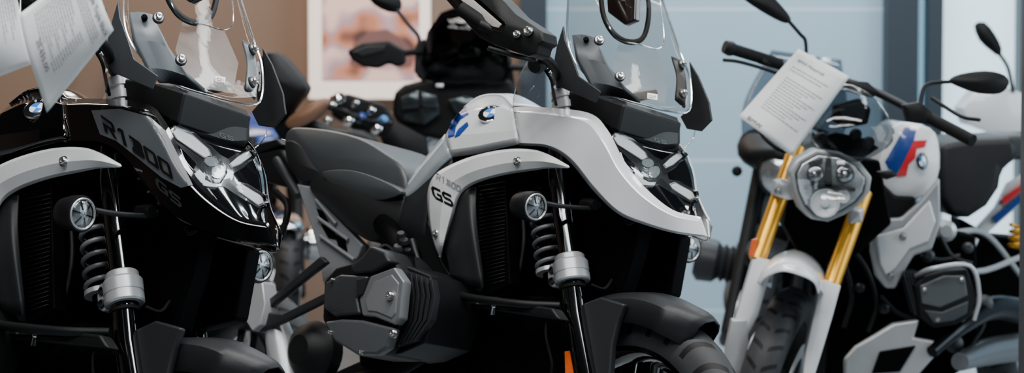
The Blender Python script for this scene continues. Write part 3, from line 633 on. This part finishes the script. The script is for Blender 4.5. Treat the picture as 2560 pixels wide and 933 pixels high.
def bowl(u,v,r,m=chrome): lathe(RR,'lamp_bowl',[(r*1.08,-.012),(r*1.08,.002),(r,.002),(r*.9,-.004),(r*.6,-.009),(r*.35,-.01),(r*.3,.004),(0,.006)],(u,v,7.18),Vector((-.1,-1,.1)),m,28,parent=RH)
bowl(2063,508,.040,lens); bowl(2112,435,.026,chrome); bowl(2038,435,.024,chrome); bowl(2108,492,.018,lens)
for o in ([(2066,392),(2078,392),(2082,470),(2060,468)],[(2008,462),(2060,458),(2090,462),(2140,470),(2138,480),(2090,474),(2060,470),(2010,474)],[(2020,405),(2058,395),(2056,410),(2025,420)],[(2090,398),(2128,412),(2122,422),(2090,412)]):
    plate(RR,'reflector_rib',o,.01,plastg,w=7.178,bevel=.002,parent=RH)
plate(RR,'headlight_glass',hs(.84),.004,lensg,w=7.165,n=1,dome=.012,bevel=0,parent=RH)
plate(RR,'headlight_mark',[(2092,402),(2112,402),(2112,412),(2092,412)],.003,paper,w=7.14,bevel=0,parent=RH)
fs=patch(RR,'flyscreen',[
 [(2062,235,7.32),(2100,212,7.3),(2150,222,7.3),(2200,262,7.3),(2235,330,7.32)],
 [(2030,300,7.25),(2080,285,7.22),(2150,300,7.2),(2205,325,7.22),(2232,355,7.25)],
 [(2030,345,7.24),(2075,370,7.2),(2120,388,7.19),(2170,390,7.2),(2215,372,7.23)],
 [(2055,378,7.25),(2085,395,7.22),(2120,405,7.2),(2160,402,7.21),(2195,385,7.24)]],smoke,th=.002,label='smoked fly screen')
tube(RR,'flyscreen_edge',[(2055,378,7.25),(2030,345,7.24),(2030,300,7.25),(2062,235,7.32),(2100,212,7.3),(2150,222,7.3),(2200,262,7.3),(2235,330,7.32),(2215,372,7.23)],.002,edge,seg=6,parent=fs)
plate(RR,'instrument_pod',[(2085,262),(2150,246),(2178,272),(2170,310),(2110,322),(2080,300)],.04,plast,w=7.42,n=1,bevel=.006)
plate(RR,'instrument_display',[(2095,268),(2148,255),(2165,275),(2160,300),(2112,310)],.004,M('display_grey','#34393b',.2,coat=.5),w=7.415,n=1,bevel=.001)
plate(RR,'lamp_bracket',[(2040,345),(2090,330),(2160,345),(2200,370),(2160,395),(2080,385),(2050,370)],.03,plast,w=7.32,n=1,bevel=.006)
for u,v in ((2172,355),(2140,335),(2055,345)): lathe(RR,'screen_mount',[(0,.01),(.012,.01),(.018,0),(.018,-.02)],(u,v,7.27),Vector((0,-1,.2)),plastg,20)
tube(RR,'handlebar',[(1900,150,7.5),(1950,165,7.55),(2040,185,7.6),(2120,205,7.6),(2200,235,7.5),(2290,280,7.35),(2330,298,7.3)],.013,plast)
tube(RR,'hand_grip',[(1828,122,7.45),(1950,160,7.55)],[.019,.017,.018],rubber,seg=16)
lathe(RR,'bar_end',[(0,.0),(.022,.0),(.024,.01),(.02,.03),(0,.03)],(1832,124,7.45),Vector((-1,-.3,.35)),plast,20)
tube(RR,'hand_grip',[(2280,272,7.36),(2432,352,7.2)],[.018,.017,.019],rubber,seg=16)
tube(RR,'control_lever',[(2330,245,7.3),(2400,290,7.2),(2450,300,7.15)],.006,plast)
tube(RR,'control_lever',[(1808,150,7.4),(1850,155,7.42),(1920,175,7.48),(1960,190,7.5)],.006,plast)
plate(RR,'switch_unit',[(2258,262),(2300,255),(2330,280),(2322,312),(2270,305)],.05,plast,w=7.3,dome=.01)
plate(RR,'brake_reservoir',[(2110,200),(2170,205),(2200,232),(2180,245),(2120,228)],.04,plast,w=7.45,dome=.01)
mi_=plate(RR,'mirror',[(2375,203),(2400,186),(2465,177),(2512,188),(2522,212),(2500,234),(2450,234),(2405,220)],.025,plast,w=7.35,n=3,dome=.02)
tube(RR,'mirror_stem',[(2300,270,7.32),(2308,222,7.34),(2330,208,7.36),(2390,204,7.38)],.006,plast,parent=mi_)
mi_=plate(RR,'mirror',[(1850,-20),(1905,-30),(1955,15),(1978,48),(1965,58),(1925,40),(1870,5)],.025,plast,w=7.55,n=3,dome=.015)
tube(RR,'mirror_stem',[(1965,45,7.55),(2000,85,7.55),(2014,105,7.55),(2016,170,7.55)],.006,plast,parent=mi_)
ft=plate(RR,'fuel_tank',[(2232,316),(2270,306),(2325,320),(2346,352),(2350,420),(2332,470),(2295,498),(2240,496),(2200,458),(2200,400)],.3,white,w=7.75,n=2,dome=.03,bevel=.012,label='white fuel tank with blue and red graphic')
poly2(RR,'tank_graphic_or_highlight',[(2262,318),(2292,322),(2285,352),(2262,400),(2240,440),(2222,425),(2212,405)],'fuel_tank',bluep,off=.003,parent=ft)
poly2(RR,'tank_graphic_or_highlight',[(2285,352),(2318,350),(2312,368),(2292,372),(2288,395),(2272,410),(2266,440),(2240,443),(2262,400)],'fuel_tank',redp,off=.004,parent=ft)
emblem(RR,hit(RR,2305,404,'fuel_tank',.016),Vector((.25,-.95,.1)),UP,.029,.68)
plate(RR,'tank_panel',[(2185,480),(2205,455),(2240,490),(2290,492),(2290,540),(2240,560),(2160,560)],.2,plast,w=7.72,n=1,bevel=.01)
shs=M('shroud_silver','#a9abad',.33,metal=.4)
plate(RR,'radiator_shroud',[(2180,575),(2205,548),(2255,545),(2300,505),(2350,445),(2352,560),(2330,625),(2285,640),(2255,690),(2240,722),(2215,722),(2190,690),(2178,630)],.04,shs,w=7.68,bevel=.008,label='silver radiator shroud')
plate(RR,'shroud_facet',[(2190,590),(2260,570),(2325,500),(2340,555),(2320,605),(2275,622),(2240,670),(2215,690),(2200,660)],.02,silver,w=7.668,bevel=.006)
bolt(RR,(2258,592,7.655),Vector((0,-1,0)),.009); bolt(RR,(2226,690,7.665),Vector((0,-1,0)),.009)
plate(RR,'seat',[(2350,356),(2420,344),(2540,340),(2552,395),(2508,420),(2500,470),(2470,515),(2425,545),(2375,545),(2345,490)],.45,seatm,w=8.1,n=1,bevel=.03)
plate(RR,'pillion_seat',[(2440,340),(2545,334),(2600,340),(2600,400),(2530,400),(2470,370)],.3,seatm2,w=8.4,n=1,bevel=.02)
plate(RR,'tail_panel',[(2440,575),(2490,520),(2520,460),(2600,410),(2600,460),(2530,530),(2460,592)],.05,white,w=8.3,bevel=.005)
plate(RR,'tail_stripe',[(2500,500),(2600,430),(2600,440),(2510,512)],.02,redp,w=8.28,bevel=.002)
plate(RR,'tail_stripe',[(2480,545),(2600,450),(2600,466),(2490,560)],.02,bluep,w=8.28,bevel=.002)
tube(RR,'frame_tube',[(2340,600,7.9),(2400,580,8.0),(2470,590,8.2),(2560,700,8.4)],.010,alu); tube(RR,'frame_tube',[(2350,640,7.9),(2440,680,8.0),(2560,640,8.3)],.010,alu)
tube(RR,'frame_tube',[(2440,600,8.1),(2400,690,8.0),(2440,740,8.0)],.010,alu)
plate(RR,'rear_engine',[(2400,545),(2480,590),(2600,600),(2600,900),(2420,900)],.2,dark,w=8.45,bevel=.01)
lathe(RR,'frame_pivot',[(0,.01),(.02,.01),(.035,0),(.035,-.03)],(2365,578,7.85),Vector((0,-1,0)),alu,28)
coil(RR,'shock_spring',(2542,560,8.4),(2538,620,8.4),.022,.006,3.5,gold)
plate(RR,'engine_cover',[(2288,715),(2315,688),(2360,675),(2418,672),(2440,740),(2430,790),(2390,812),(2335,822),(2300,795)],.15,plast,w=7.6,dome=.01,bevel=.01)
plate(RR,'cover_panel',[(2300,715),(2360,690),(2412,690),(2420,740),(2350,770),(2305,760)],.02,M('engine_cover_mid'),w=7.588,bevel=.005)
plate(RR,'cover_panel',[(2310,775),(2355,780),(2422,752),(2418,785),(2385,803),(2335,810)],.02,slate,w=7.588,bevel=.005)
for q in ((2312,725,7.58),(2405,700,7.58),(2345,800,7.58)): bolt(RR,q,Vector((0,-1,0)),.006)
tube(RR,'crash_bar',[(2290,690,7.65),(2330,672,7.55),(2425,665,7.58),(2448,740,7.6),(2435,800,7.62)],.007,alu)
for i in range(5): plate(RR,'cylinder_fin',[(2258+i*8,680),(2262+i*8,680),(2292+i*5,790),(2288+i*5,790)],.1,slate,w=7.65,bevel=.001)
for a in ([(2130,620),(2170,680),(2190,760),(2170,830)],[(2300,640),(2350,650),(2400,640)],[(2200,740),(2240,780),(2290,800)],[(2110,650),(2130,740),(2110,820)],[(2350,590),(2380,640),(2430,660)],[(2440,700),(2460,800),(2430,860)]): tube(RR,'hose',[(x,y,7.82) for x,y in a],.008,plastg)
for u,v,r_ in ((2320,640,.022),(2420,620,.018),(2210,770,.02),(2460,760,.03),(2150,720,.016),(2385,860,.03)): lathe(RR,'mechanical_boss',[(0,.012),(r_*.5,.012),(r_,.004),(r_,-.03)],(u,v,7.82),Vector((0,-1,.1)),enginem,20)
plate(RR,'belly_pan',[(2112,900),(2140,868),(2190,838),(2235,810),(2300,800),(2285,845),(2345,855),(2335,895),(2250,990),(2112,990)],.04,shs,w=7.62,bevel=.008)
plate(RR,'belly_accent',[(2200,880),(2290,865),(2250,930),(2180,935)],.02,dark,w=7.61,bevel=.003)
tube(RR,'exhaust_pipe',[(2330,880,7.6),(2400,820,7.7),(2480,770,7.9),(2560,780,8.1)],[.02,.026,.04,.045],M('exhaust_dark','#26282b',.2,metal=.9),seg=20)
tube(RR,'exhaust_silencer',[(2400,905,7.7),(2470,880,7.9),(2600,860,8.2)],[.03,.045,.05],M('exhaust_silver','#8a8d90',.25,metal=.8),seg=24)
wheel(RR,'rear_wheel',RR.p((2545,790,8.75)),Vector((math.cos(.5),math.sin(.5)*-1,-.15)),Vector((-math.sin(.5),-math.cos(.5),0)),.31,.17,alu)
plate(RR,'fork_reflector',[(1880,600),(1895,595),(1885,640),(1872,640)],.01,orange,w=7.36,bevel=.002)
tube(RR,'brake_hose',[(1965,200,7.45),(1905,260,7.4),(1900,330,7.35),(1960,380,7.3),(2000,350,7.3)],.005,rubber)
plate(RR,'turn_signal',[(1930,330),(1960,335),(2010,352),(2005,362),(1950,350)],.04,plast,w=7.3,dome=.01)
plate(RR,'turn_signal',[(2195,430),(2230,425),(2245,440),(2215,450)],.04,plast,w=7.35,dome=.01)

# ---------------- paper sheets
def sheet(name,qd,y,lines,label,bars,cord=None,curl=.01):
    c=sum((W(q[0],q[1],y) for q in qd),Vector())/4
    root=newroot(name,Matrix.Translation(Vector((c.x,c.y,c.z))),label,'paper sheet'); R=rig_y(root)
    Q=[R.p((q[0],q[1],y)) for q in qd]
    def S(a,b,off=0):
        q=(Q[0]*(1-a)+Q[1]*a)*(1-b)+(Q[3]*(1-a)+Q[2]*a)*b
        return q+Vector((0,-off+curl*math.sin(a*5+b*3)+curl*(a-.5)**2*4,0))
    n=16; V=[S(i/n,j/n) for j in range(n+1) for i in range(n+1)]; Fc=[(j*(n+1)+i,j*(n+1)+i+1,(j+1)*(n+1)+i+1,(j+1)*(n+1)+i) for j in range(n) for i in range(n)]
    mk(R,'sheet',V,orient(R,V,Fc),paper,closed=False,solid=.0006)
    LW=(Q[1]-Q[0]).length; LH=(Q[3]-Q[0]).length
    for txt,a,b,size in lines:
        v,f=textg(txt); mk(R,'printed_text',[S(a+x*size/LW,b-yy*size/LH,.002) for x,yy in v],f,ink,closed=False)
    V=[];Fc=[]
    for a0,a1,b in bars:
        x=a0; rnd=random.Random(int(b*1000)+int(a0*77))
        while x<a1:
            l=rnd.uniform(.02,.06); e=min(x+l,a1); k=len(V); h=.008
            V+=[S(x,b,.0015),S(e,b,.0015),S(e,b+h,.0015),S(x,b+h,.0015)]; Fc.append((k,k+1,k+2,k+3)); x=e+.012
    if V: mk(R,'printed_lines',V,Fc,inkl,closed=False)
    if cord is not None:
        e=R.Mi@cord; s=S(.5,.02); tube(R,'hanging_cord',[s,(s+e)/2+Vector((0,0,-.01)),e],.0012,paper,seg=6)
    return root
sheet('price_sheet',[(212,-95),(284,75),(112,282),(45,35)],4.35,[('Style Triple Black',.36,.11,.0115),('25.435,00',.36,.86,.0115)],
 'white price sheet hanging from the black motorcycle handlebar',[(.3,.9,.16+.03*i) for i in range(4)]+[(.1,.45+.1*(i%3),.34+.035*i) for i in range(14)]+[(.66,.78,.34+.035*i) for i in range(13)],cord=ML@g(1300,112,.38))
sheet('price_sheet',[(22,-75),(80,160),(-70,215),(-110,-20)],4.5,[],'white printed price sheet in a clear sleeve',[(.1,.5+.1*(i%3),.08+.045*i) for i in range(18)],cord=ML@g(1200,60,.45))
sheet('price_sheet',[(1998,122),(2124,192),(1982,392),(1848,292)],7.2,[('BMW',.10,.97,.018),('BMW Motorrad',.12,.13,.013)],
 'white information sheet taped to the roadster handlebar',[(.12,.8,.2),(.12,.7,.24)]+[(.15,.85-.1*(i%4),.34+.035*i) for i in range(13)],cord=W(2016,170,7.55))

# ---------------- generic background bikes
def generic(M4,pal,label,tall=1.0,screen=True,guards=False,group=None,bars=True):
    root=newroot('motorcycle',M4,label,'motorcycle',group); R=rig_l(root); z=tall
    wr=.315
    V=Vector
    m4=wheel(R,'front_wheel',V((0,0,wr)),V((0,1,0)),FWD,wr,.12,pal['rim']); wheel(R,'rear_wheel',V((-1.45,0,wr)),V((0,1,0)),FWD,wr,.16,pal['rim'],disc=False)
    fender(R,m4,wr,.075,-55,35,pal['fender'])
    tube(R,'fork_tube',[V((0,-.1,wr)),V((-.16,-.1,.62)),V((-.3,-.1,.98*z))],[.03,.028,.024],pal['fork'],seg=16,n=2,mirror=True)
    tube(R,'frame_tube',[V((-.3,-.06,.9*z)),V((-.35,-.12,.6)),V((-.5,-.13,.35)),V((-.9,-.13,.35)),V((-1.05,-.12,.7))],.016,pal['frame'],mirror=True)
    loft(R,'engine_block',[(-.35,0,.5,.05,.05),(-.42,0,.5,.13,.14),(-.7,0,.5,.16,.17),(-.95,0,.48,.13,.13),(-1.0,0,.48,.05,.05)],dark,e=4)
    lathe(R,'cylinder',[(.06,0),(.075,.02),(.06,.03),(.075,.045),(.06,.055),(.075,.07),(.06,.08),(.08,.1),(.085,.16),(.06,.18),(0,.18)],V((-.55,-.14,.5)),V((.1,-1,.05)),pal['eng'],28,mirror=True)
    loft(R,'fuel_tank',[(-.28,0,.9*z,.03,.03),(-.32,0,.92*z,.12,.09),(-.5,0,.96*z,.17,.13),(-.7,0,.92*z,.13,.11),(-.8,0,.86*z,.08,.06),(-.83,0,.85*z,.03,.02)],pal['body'])
    loft(R,'seat',[(-.76,0,.82*z,.05,.03),(-.82,0,.82*z,.11,.05),(-1.05,0,.8*z,.14,.05),(-1.2,0,.86*z,.13,.06),(-1.5,0,.9*z,.1,.05),(-1.55,0,.9*z,.05,.03)],pal['seat'])
    loft(R,'tail',[(-1.2,0,.76*z,.05,.03),(-1.3,0,.78*z,.1,.06),(-1.62,0,.84*z,.07,.04),(-1.68,0,.85*z,.03,.02)],pal['body'])
    h_=lathe(R,'headlight',[(0,-.12),(.05,-.11),(.085,-.05),(.095,0),(.088,.006),(.08,-.005)],V((-.08,0,.9*z)),V((1,0,-.05)),pal['lampshell'])
    lathe(R,'headlight_lens',[(.084,-.002),(.06,.014),(0,.02)],V((-.08,0,.9*z)),V((1,0,-.05)),chromn,parent=h_)
    if screen:
        rows=[[V((-.08-.1*abs(s),s*.17,.98*z)) for s in (-1,-.5,0,.5,1)],[V((-.16-.1*abs(s),s*.19,1.13*z)) for s in (-1,-.5,0,.5,1)],[V((-.28-.1*abs(s),s*.13,1.33*z)) for s in (-1,-.5,0,.5,1)]]
        patch(R,'windscreen',rows,pal['screen'],th=.004)
        loft(R,'front_fairing',[(-.06,0,.97*z,.04,.02),(-.1,0,.95*z,.13,.05),(-.22,0,.97*z,.19,.09),(-.4,0,.96*z,.17,.08),(-.42,0,.96*z,.1,.05)],pal['body2'])
    if bars:
        tube(R,'handlebar',[V((-.42,-.40,1.06*z)),V((-.34,-.22,1.08*z)),V((-.3,-.08,1.02*z)),V((-.3,.08,1.02*z)),V((-.34,.22,1.08*z)),V((-.42,.40,1.06*z))],.012,plast)
        tube(R,'hand_grip',[V((-.40,-.31,1.075*z)),V((-.44,-.44,1.055*z))],.018,rubber,mirror=True)
        tube(R,'mirror_stem',[V((-.34,-.24,1.08*z)),V((-.33,-.28,1.2*z)),V((-.36,-.36,1.27*z))],.006,plast,mirror=True)
        loft(R,'mirror',[(-.335,-.39,1.29*z,.02,.015),(-.345,-.39,1.29*z,.055,.032),(-.375,-.39,1.29*z,.04,.022),(-.38,-.39,1.29*z,.015,.01)],plast,mirror=True)
    tube(R,'exhaust_pipe',[V((-.4,-.1,.42)),V((-.5,-.16,.22)),V((-.9,-.16,.22)),V((-1.1,-.2,.32)),V((-1.55,-.22,.48))],[.02,.02,.022,.045,.045],pal['exh'],seg=16)
    lathe(R,'turn_signal',[(0,.02),(.015,.018),(.02,0),(.012,-.03),(0,-.035)],V((-.16,-.17,.88*z)),FWD,plast,16,mirror=True)
    plate(R,'side_cover',[V((-.8,-.13,.8*z)),V((-.78,-.13,.6)),V((-1.0,-.13,.58)),V((-1.1,-.12,.78*z))],.02,pal['body2'],n=2,mirror=True)
    coil(R,'shock_spring',V((-1.15,-.13,.75*z)),V((-1.3,-.13,.4)),.028,.007,6,pal['fork'],mirror=True)
    tube(R,'swingarm',[V((-.9,-.11,.38)),V((-1.45,-.12,.315))],.024,alu,mirror=True)
    return rig_w(root)
def place(x,y,dx,dy,lean=8):
    a=math.atan2(dy,dx); return Matrix.Translation((x,y,0))@Matrix.Rotation(a,4,'Z')@Matrix.Rotation(math.radians(-lean),4,'X')
blk=dict(body=blackg,body2=plast,seat=seatm,rim=plast,fender=plast,fork=plast,frame=plast,eng=enginem,lampshell=plast,screen=smoke,exh=enginem)
def pal(**k): d=dict(blk); d.update(k); return d
GRP='motorcycles parked along the back of the showroom'
RA=generic(place(-.27,9.3,-.05,-1,-4),pal(),'black adventure motorcycle with hand guards and tall screen',1.1,screen=False,bars=False,group=GRP)
plate(RA,'windscreen',[(1068,80),(1100,32),(1150,14),(1235,22),(1265,58),(1278,150),(1262,205),(1088,212),(1052,160)],.006,GL('dark_screen',(.12,.12,.13),.03,mul=.3),w=9.2,n=1,dome=.03,bevel=0)
plate(RA,'screen_frame',[(1045,150),(1078,130),(1090,70),(1120,40),(1130,110),(1180,100),(1215,60),(1262,50),(1285,190),(1290,225),(1200,235),(1090,235),(1040,190)],.05,plast,w=9.32,n=1,bevel=.01)
plate(RA,'wind_deflector',[(1040,110),(1062,95),(1075,160),(1060,205),(1035,180)],.02,plastg,w=9.25,bevel=.006)
plate(RA,'front_fairing',[(985,232),(1010,212),(1060,200),(1180,215),(1275,195),(1305,250),(1240,330),(1120,352),(1020,335),(980,290)],.1,plast,w=9.25,n=1,bevel=.02)
plate(RA,'headlight',[(1002,245),(1045,226),(1092,240),(1100,285),(1060,312),(1008,300)],.02,M('lamp_dim','#3d4447',.15,metal=.6,var=.6,scale=30,bump=1,bs=25),w=9.2,n=1,dome=.01,bevel=.004)
plate(RA,'headlight',[(1120,250),(1165,240),(1205,255),(1195,290),(1150,300)],.02,M('lamp_dim'),w=9.2,n=1,dome=.01,bevel=.004)
for o in ([(1005,268),(1060,262),(1100,266),(1100,272),(1060,270),(1005,276)],[(1045,228),(1055,228),(1062,310),(1050,310)]): plate(RA,'lamp_divider',o,.01,plast,w=9.17,bevel=.002)
plate(RA,'beak',[(955,300),(1000,310),(1065,345),(1078,415),(1030,445),(975,400),(948,340)],.06,plast,w=9.1,n=1,dome=.02,bevel=.015)
hg=plate(RA,'hand_guard',[(866,128),(905,107),(972,103),(1012,124),(1014,160),(992,168),(972,158),(945,172),(905,166),(880,150)],.05,plast,w=9.1,n=1,bevel=.012)
plate(RA,'guard_panel',[(880,130),(915,115),(965,113),(960,128),(905,142)],.01,plastg,w=9.09,n=1,bevel=.004,parent=hg)
mr=plate(RA,'mirror',[(924,-12),(985,-18),(1004,5),(998,28),(970,30),(935,12)],.03,plast,w=9.2,n=2,dome=.02)
tube(RA,'mirror_stem',[(985,15,9.2),(1020,60,9.2),(1048,95,9.2),(1040,130,9.2)],.008,plastg,parent=mr)
tube(RA,'handlebar',[(960,145,9.25),(1040,130,9.25),(1090,150,9.3),(1200,165,9.3),(1330,170,9.3)],.013,plast)
plate(RA,'radiator_shroud',[(940,330),(1000,420),(1040,520),(1100,560),(1260,560),(1300,300),(1100,320)],.1,plast,w=9.5,n=1,bevel=.01)
plate(RA,'white_mark',[(1090,210),(1108,210),(1108,218),(1090,218)],.003,paper,w=9.17,bevel=0)
generic(place(-1.02,10.1,.3,-1,5),pal(body=bluep,fender=chrome,eng=chrome,lampshell=chrome,exh=chrome,rim=chrome),'blue motorcycle with chrome engine parts',.98,screen=False,group=GRP,bars=False)
RC=generic(place(-1.05,8.4,.75,-.65,5),pal(seat=brown,eng=chrome,exh=alu,screen=smoke,rim=alu),'black motorcycle with brown leather seat',1.0,screen=False,bars=False,group=GRP)
plate(RC,'rear_fairing',[(640,250),(645,160),(668,130),(700,138),(735,175),(768,222),(745,255),(700,300)],.2,plast,w=8.4,n=2,dome=.05,bevel=.01)
plate(RC,'seat_roll',[(712,308),(742,278),(800,246),(815,262),(785,300),(735,322)],.2,brown,w=8.35,n=2,dome=.03,bevel=.01)
plate(RC,'side_cover',[(690,280),(760,290),(820,320),(900,330),(940,360),(900,380),(700,350)],.2,plast,w=8.45,n=2,dome=.03,bevel=.01)
for u,v,r_,m in ((850,248,.026,chrome),(832,262,.016,chrome),(905,292,.018,bluep),(875,300,.02,chrome),(930,275,.016,chrome),(960,300,.018,M('pale_blue','#4f86b8',.3)),(820,300,.016,steel),(890,258,.012,steel),(945,320,.02,chrome)): lathe(RC,'instrument',[(0,.02),(r_*.6,.018),(r_,0),(r_,-.03),(0,-.04)],(u,v,8.7),RC.back*-1+Vector((.3,.2,.3)),m,20)
tube(RC,'handlebar',[(800,262,8.7),(850,275,8.7),(910,300,8.7),(980,310,8.7)],.012,plast)
plate(RC,'instrument_cluster',[(822,240),(870,236),(960,262),(985,300),(970,345),(900,335),(830,290)],.06,plast,w=8.78,bevel=.01)
RB=generic(place(-1.75,6.6,.6,-.8,6),pal(body=bluep,body2=bluep,fender=white),'blue motorcycle with white fender',1.1,group=GRP)
RD=generic(place(.83,8.6,-.2,-1,8),pal(),'black motorcycle parked behind the white roadster',1.0,group=GRP,bars=False)
RE=generic(place(2.3,9.9,-.3,-1,8),pal(body=white,body2=white,screen=glassm),'white motorcycle with clear screen',1.02,group=GRP,bars=False)
mr=plate(RE,'mirror',[(2438,62),(2462,55),(2488,85),(2505,120),(2500,140),(2480,128),(2450,100)],.03,plast,w=9.9,n=2,dome=.02); tube(RE,'mirror_stem',[(2495,130,9.9),(2520,170,9.9),(2532,230,9.95),(2545,300,10)],.008,plast,parent=mr)
plate(RE,'side_fairing',[(2405,270),(2440,228),(2500,212),(2560,235),(2570,330),(2480,335),(2420,310)],.2,white,w=9.95,n=1,dome=.02,bevel=.02)

# ---------------- room
def box(name,a,b,mat,kind='structure',label=None):
    x0,y0,z0=a;x1,y1,z1=b
    V=[(x0,y0,z0),(x1,y0,z0),(x1,y1,z0),(x0,y1,z0),(x0,y0,z1),(x1,y0,z1),(x1,y1,z1),(x0,y1,z1)]
    Fc=[(0,3,2,1),(4,5,6,7),(0,1,5,4),(1,2,6,5),(2,3,7,6),(3,0,4,7)]
    me=bpy.data.meshes.new(name); me.from_pydata(V,[],Fc); me.materials.append(mat); ob=bpy.data.objects.new(name,me); COL.objects.link(ob); ob['kind']=kind
    return ob
wb=M('wall_blue_panel','#96aebd',.55,var=.08,scale=2.5,bump=.2,bs=60)
nt=wb.node_tree; N=nt.nodes; L=nt.links; b=N['Principled BSDF']; src=b.inputs['Base Color'].links[0].from_socket
tc=N.new('ShaderNodeTexCoord'); sp=N.new('ShaderNodeSeparateXYZ'); L.new(tc.outputs['Object'],sp.inputs[0])
m1=N.new('ShaderNodeMath'); m1.operation='SUBTRACT'; m1.inputs[1].default_value=.05; L.new(sp.outputs['Z'],m1.inputs[0])
m2=N.new('ShaderNodeMath'); m2.operation='PINGPONG'; m2.inputs[1].default_value=.375; L.new(m1.outputs[0],m2.inputs[0])
m3=N.new('ShaderNodeMath'); m3.operation='LESS_THAN'; m3.inputs[1].default_value=.006; L.new(m2.outputs[0],m3.inputs[0])
mx=N.new('ShaderNodeMix'); mx.data_type='RGBA'; L.new(m3.outputs[0],mx.inputs[0]); L.new(src,mx.inputs[6]); mx.inputs[7].default_value=(*lin('#bccad4'),1); L.new(mx.outputs[2],b.inputs['Base Color'])
ww=M('wall_warm','#7b6556',.7,var=.15,scale=1.6)
fl=M('floor_tile','#7d8489',.3,var=.08,scale=4); cl=M('ceiling_paint','#303236',.8); trm=M('trim_steel','#202a33',.5,var=.04)
box('floor',(-6,-2,-.05),(5,12.2,0),fl); box('ceiling',(-6,-2,3.8),(5,12.2,3.9),cl)
box('wall_left',(-6.1,-2,0),(-6,12.2,3.8),ww); box('wall_right',(5,-2,0),(5.1,12.2,3.8),wb); box('wall_front',(-6,-2.1,0),(5,-2,3.8),cl)
box('wall_back',(.05,12,0),(1.84,12.1,3.8),wb); box('wall_partition',(-6,11.9,0),(.05,12.1,3.8),ww)
box('wall_rear',(2.52,12,0),(5,12.1,3.8),wb)
box('trim_1',(.04,11.8,0),(.17,11.95,3.8),trm); box('trim_2',(1.835,11.85,0),(1.99,12.1,3.8),trm); box('trim_3',(2.04,11.85,0),(2.11,12.1,3.8),trm); box('trim_4',(2.49,11.85,0),(2.6,12.1,3.8),trm)
box('trim_5',(1.463,6.85,0),(1.56,6.95,3.8),M('post_grey','#3a3c3f',.5,var=.04))
wg=M('window_daylight','#cfe6f0',.4,var=.03,emit=1.2); wg2=M('window_daylight_blue','#8fbdd6',.4,var=.03,emit=.7)
box('window_1',(1.99,12,0),(2.04,12.05,3.8),wg2); box('window_2',(2.11,12,.0),(2.49,12.05,3.8),wg)
def poster():
    u0,u1,v1=772,1075,248; a=W(u0,v1,11.75); x1=W(u1,v1,11.75).x
    e=newroot('poster_frame',Matrix.Translation((a.x,11.75,a.z)),'backlit framed poster with a wide white border','poster'); R=rig_l(e); w=x1-a.x; h=.95
    def bx(name,x0,z0,x1_,z1_,y0,y1,mat):
        V=[Vector(q) for q in ((x0,y0,z0),(x1_,y0,z0),(x1_,y1,z0),(x0,y1,z0),(x0,y0,z1_),(x1_,y0,z1_),(x1_,y1,z1_),(x0,y1,z1_))]
        mk(R,name,V,[(0,3,2,1),(4,5,6,7),(0,1,5,4),(1,2,6,5),(2,3,7,6),(3,0,4,7)],mat,bevel=.003,sharp=30)
    bx('border',0,0,w,h,0,.14,M('poster_border','#ecdccf',.6,emit=.7))
    pm=M('poster_print','#d8a894',.5,var=.2,scale=6,emit=.55); nt=pm.node_tree; N=nt.nodes; L=nt.links; b=N['Principled BSDF']
    no=N.new('ShaderNodeTexNoise'); no.inputs['Scale'].default_value=5.5; no.inputs['Detail'].default_value=1; tc=N.new('ShaderNodeTexCoord'); L.new(tc.outputs['Object'],no.inputs['Vector'])
    cr=N.new('ShaderNodeValToRGB'); L.new(no.outputs['Fac'],cr.inputs[0]); el=cr.color_ramp.elements
    el[0].position=.35; el[0].color=(*lin('#4a302c'),1); el[1].position=.62; el[1].color=(*lin('#dcb4a6'),1); q=el.new(.45); q.color=(*lin('#b87458'),1); q=el.new(.53); q.color=(*lin('#a3858c'),1)
    L.new(cr.outputs[0],b.inputs['Base Color']); L.new(cr.outputs[0],b.inputs['Emission Color'])
    bx('print',.065,.09,w-.05,h-.07,-.004,.004,pm)
    P=[(.2,.14),(.22,.24),(.3,.3),(.38,.31),(.46,.26),(.52,.19),(.5,.13),(.44,.12),(.4,.17),(.33,.17),(.28,.12)]
    mk(R,'print_figure',[Vector((x,-.008,zz+.03)) for x,zz in P],[tuple(range(len(P)))],M('poster_dark','#6b4a46',.6,emit=.3),closed=False)
poster()
def area(n,loc,rot,sx,sy,e,col):
    l=bpy.data.lights.new(n,'AREA'); l.shape='RECTANGLE'; l.size=sx; l.size_y=sy; l.energy=e; l.color=col
    o=bpy.data.objects.new(n,l); COL.objects.link(o); o.location=loc; o.rotation_euler=[math.radians(a) for a in rot]; return o
area('ceiling_light',(0.4,5.2,3.6),(0,0,0),4.5,.45,200,(1,.98,.95))
area('ceiling_light',(-.5,3.2,3.6),(0,0,0),4.5,.4,165,(.95,.98,1))
area('ceiling_light',(1.0,8.5,3.6),(0,0,0),4,.6,130,(.9,.96,1))
area('warm_light',(-1.8,10.6,3.5),(0,0,0),2.5,.8,110,(1,.84,.7))
area('wall_wash',(1.5,10.6,3.5),(20,0,0),3,.6,135,(.84,.94,1))
area('side_window_light',(4.7,6,1.9),(0,90,0),2.4,4,120,(.8,.92,1))
w=bpy.data.worlds.new('w'); SC.world=w; w.use_nodes=True; w.node_tree.nodes['Background'].inputs[0].default_value=(.6,.75,.9,1); w.node_tree.nodes['Background'].inputs[1].default_value=.3
cam=bpy.data.cameras.new("camera"); co=bpy.data.objects.new("camera",cam); COL.objects.link(co)
co.location=C; co.rotation_euler=(math.pi/2-T,0,0); cam.lens=85; cam.sensor_width=36; SC.camera=co
cam.dof.use_dof=True; cam.dof.focus_distance=5.45; cam.dof.aperture_fstop=3.8
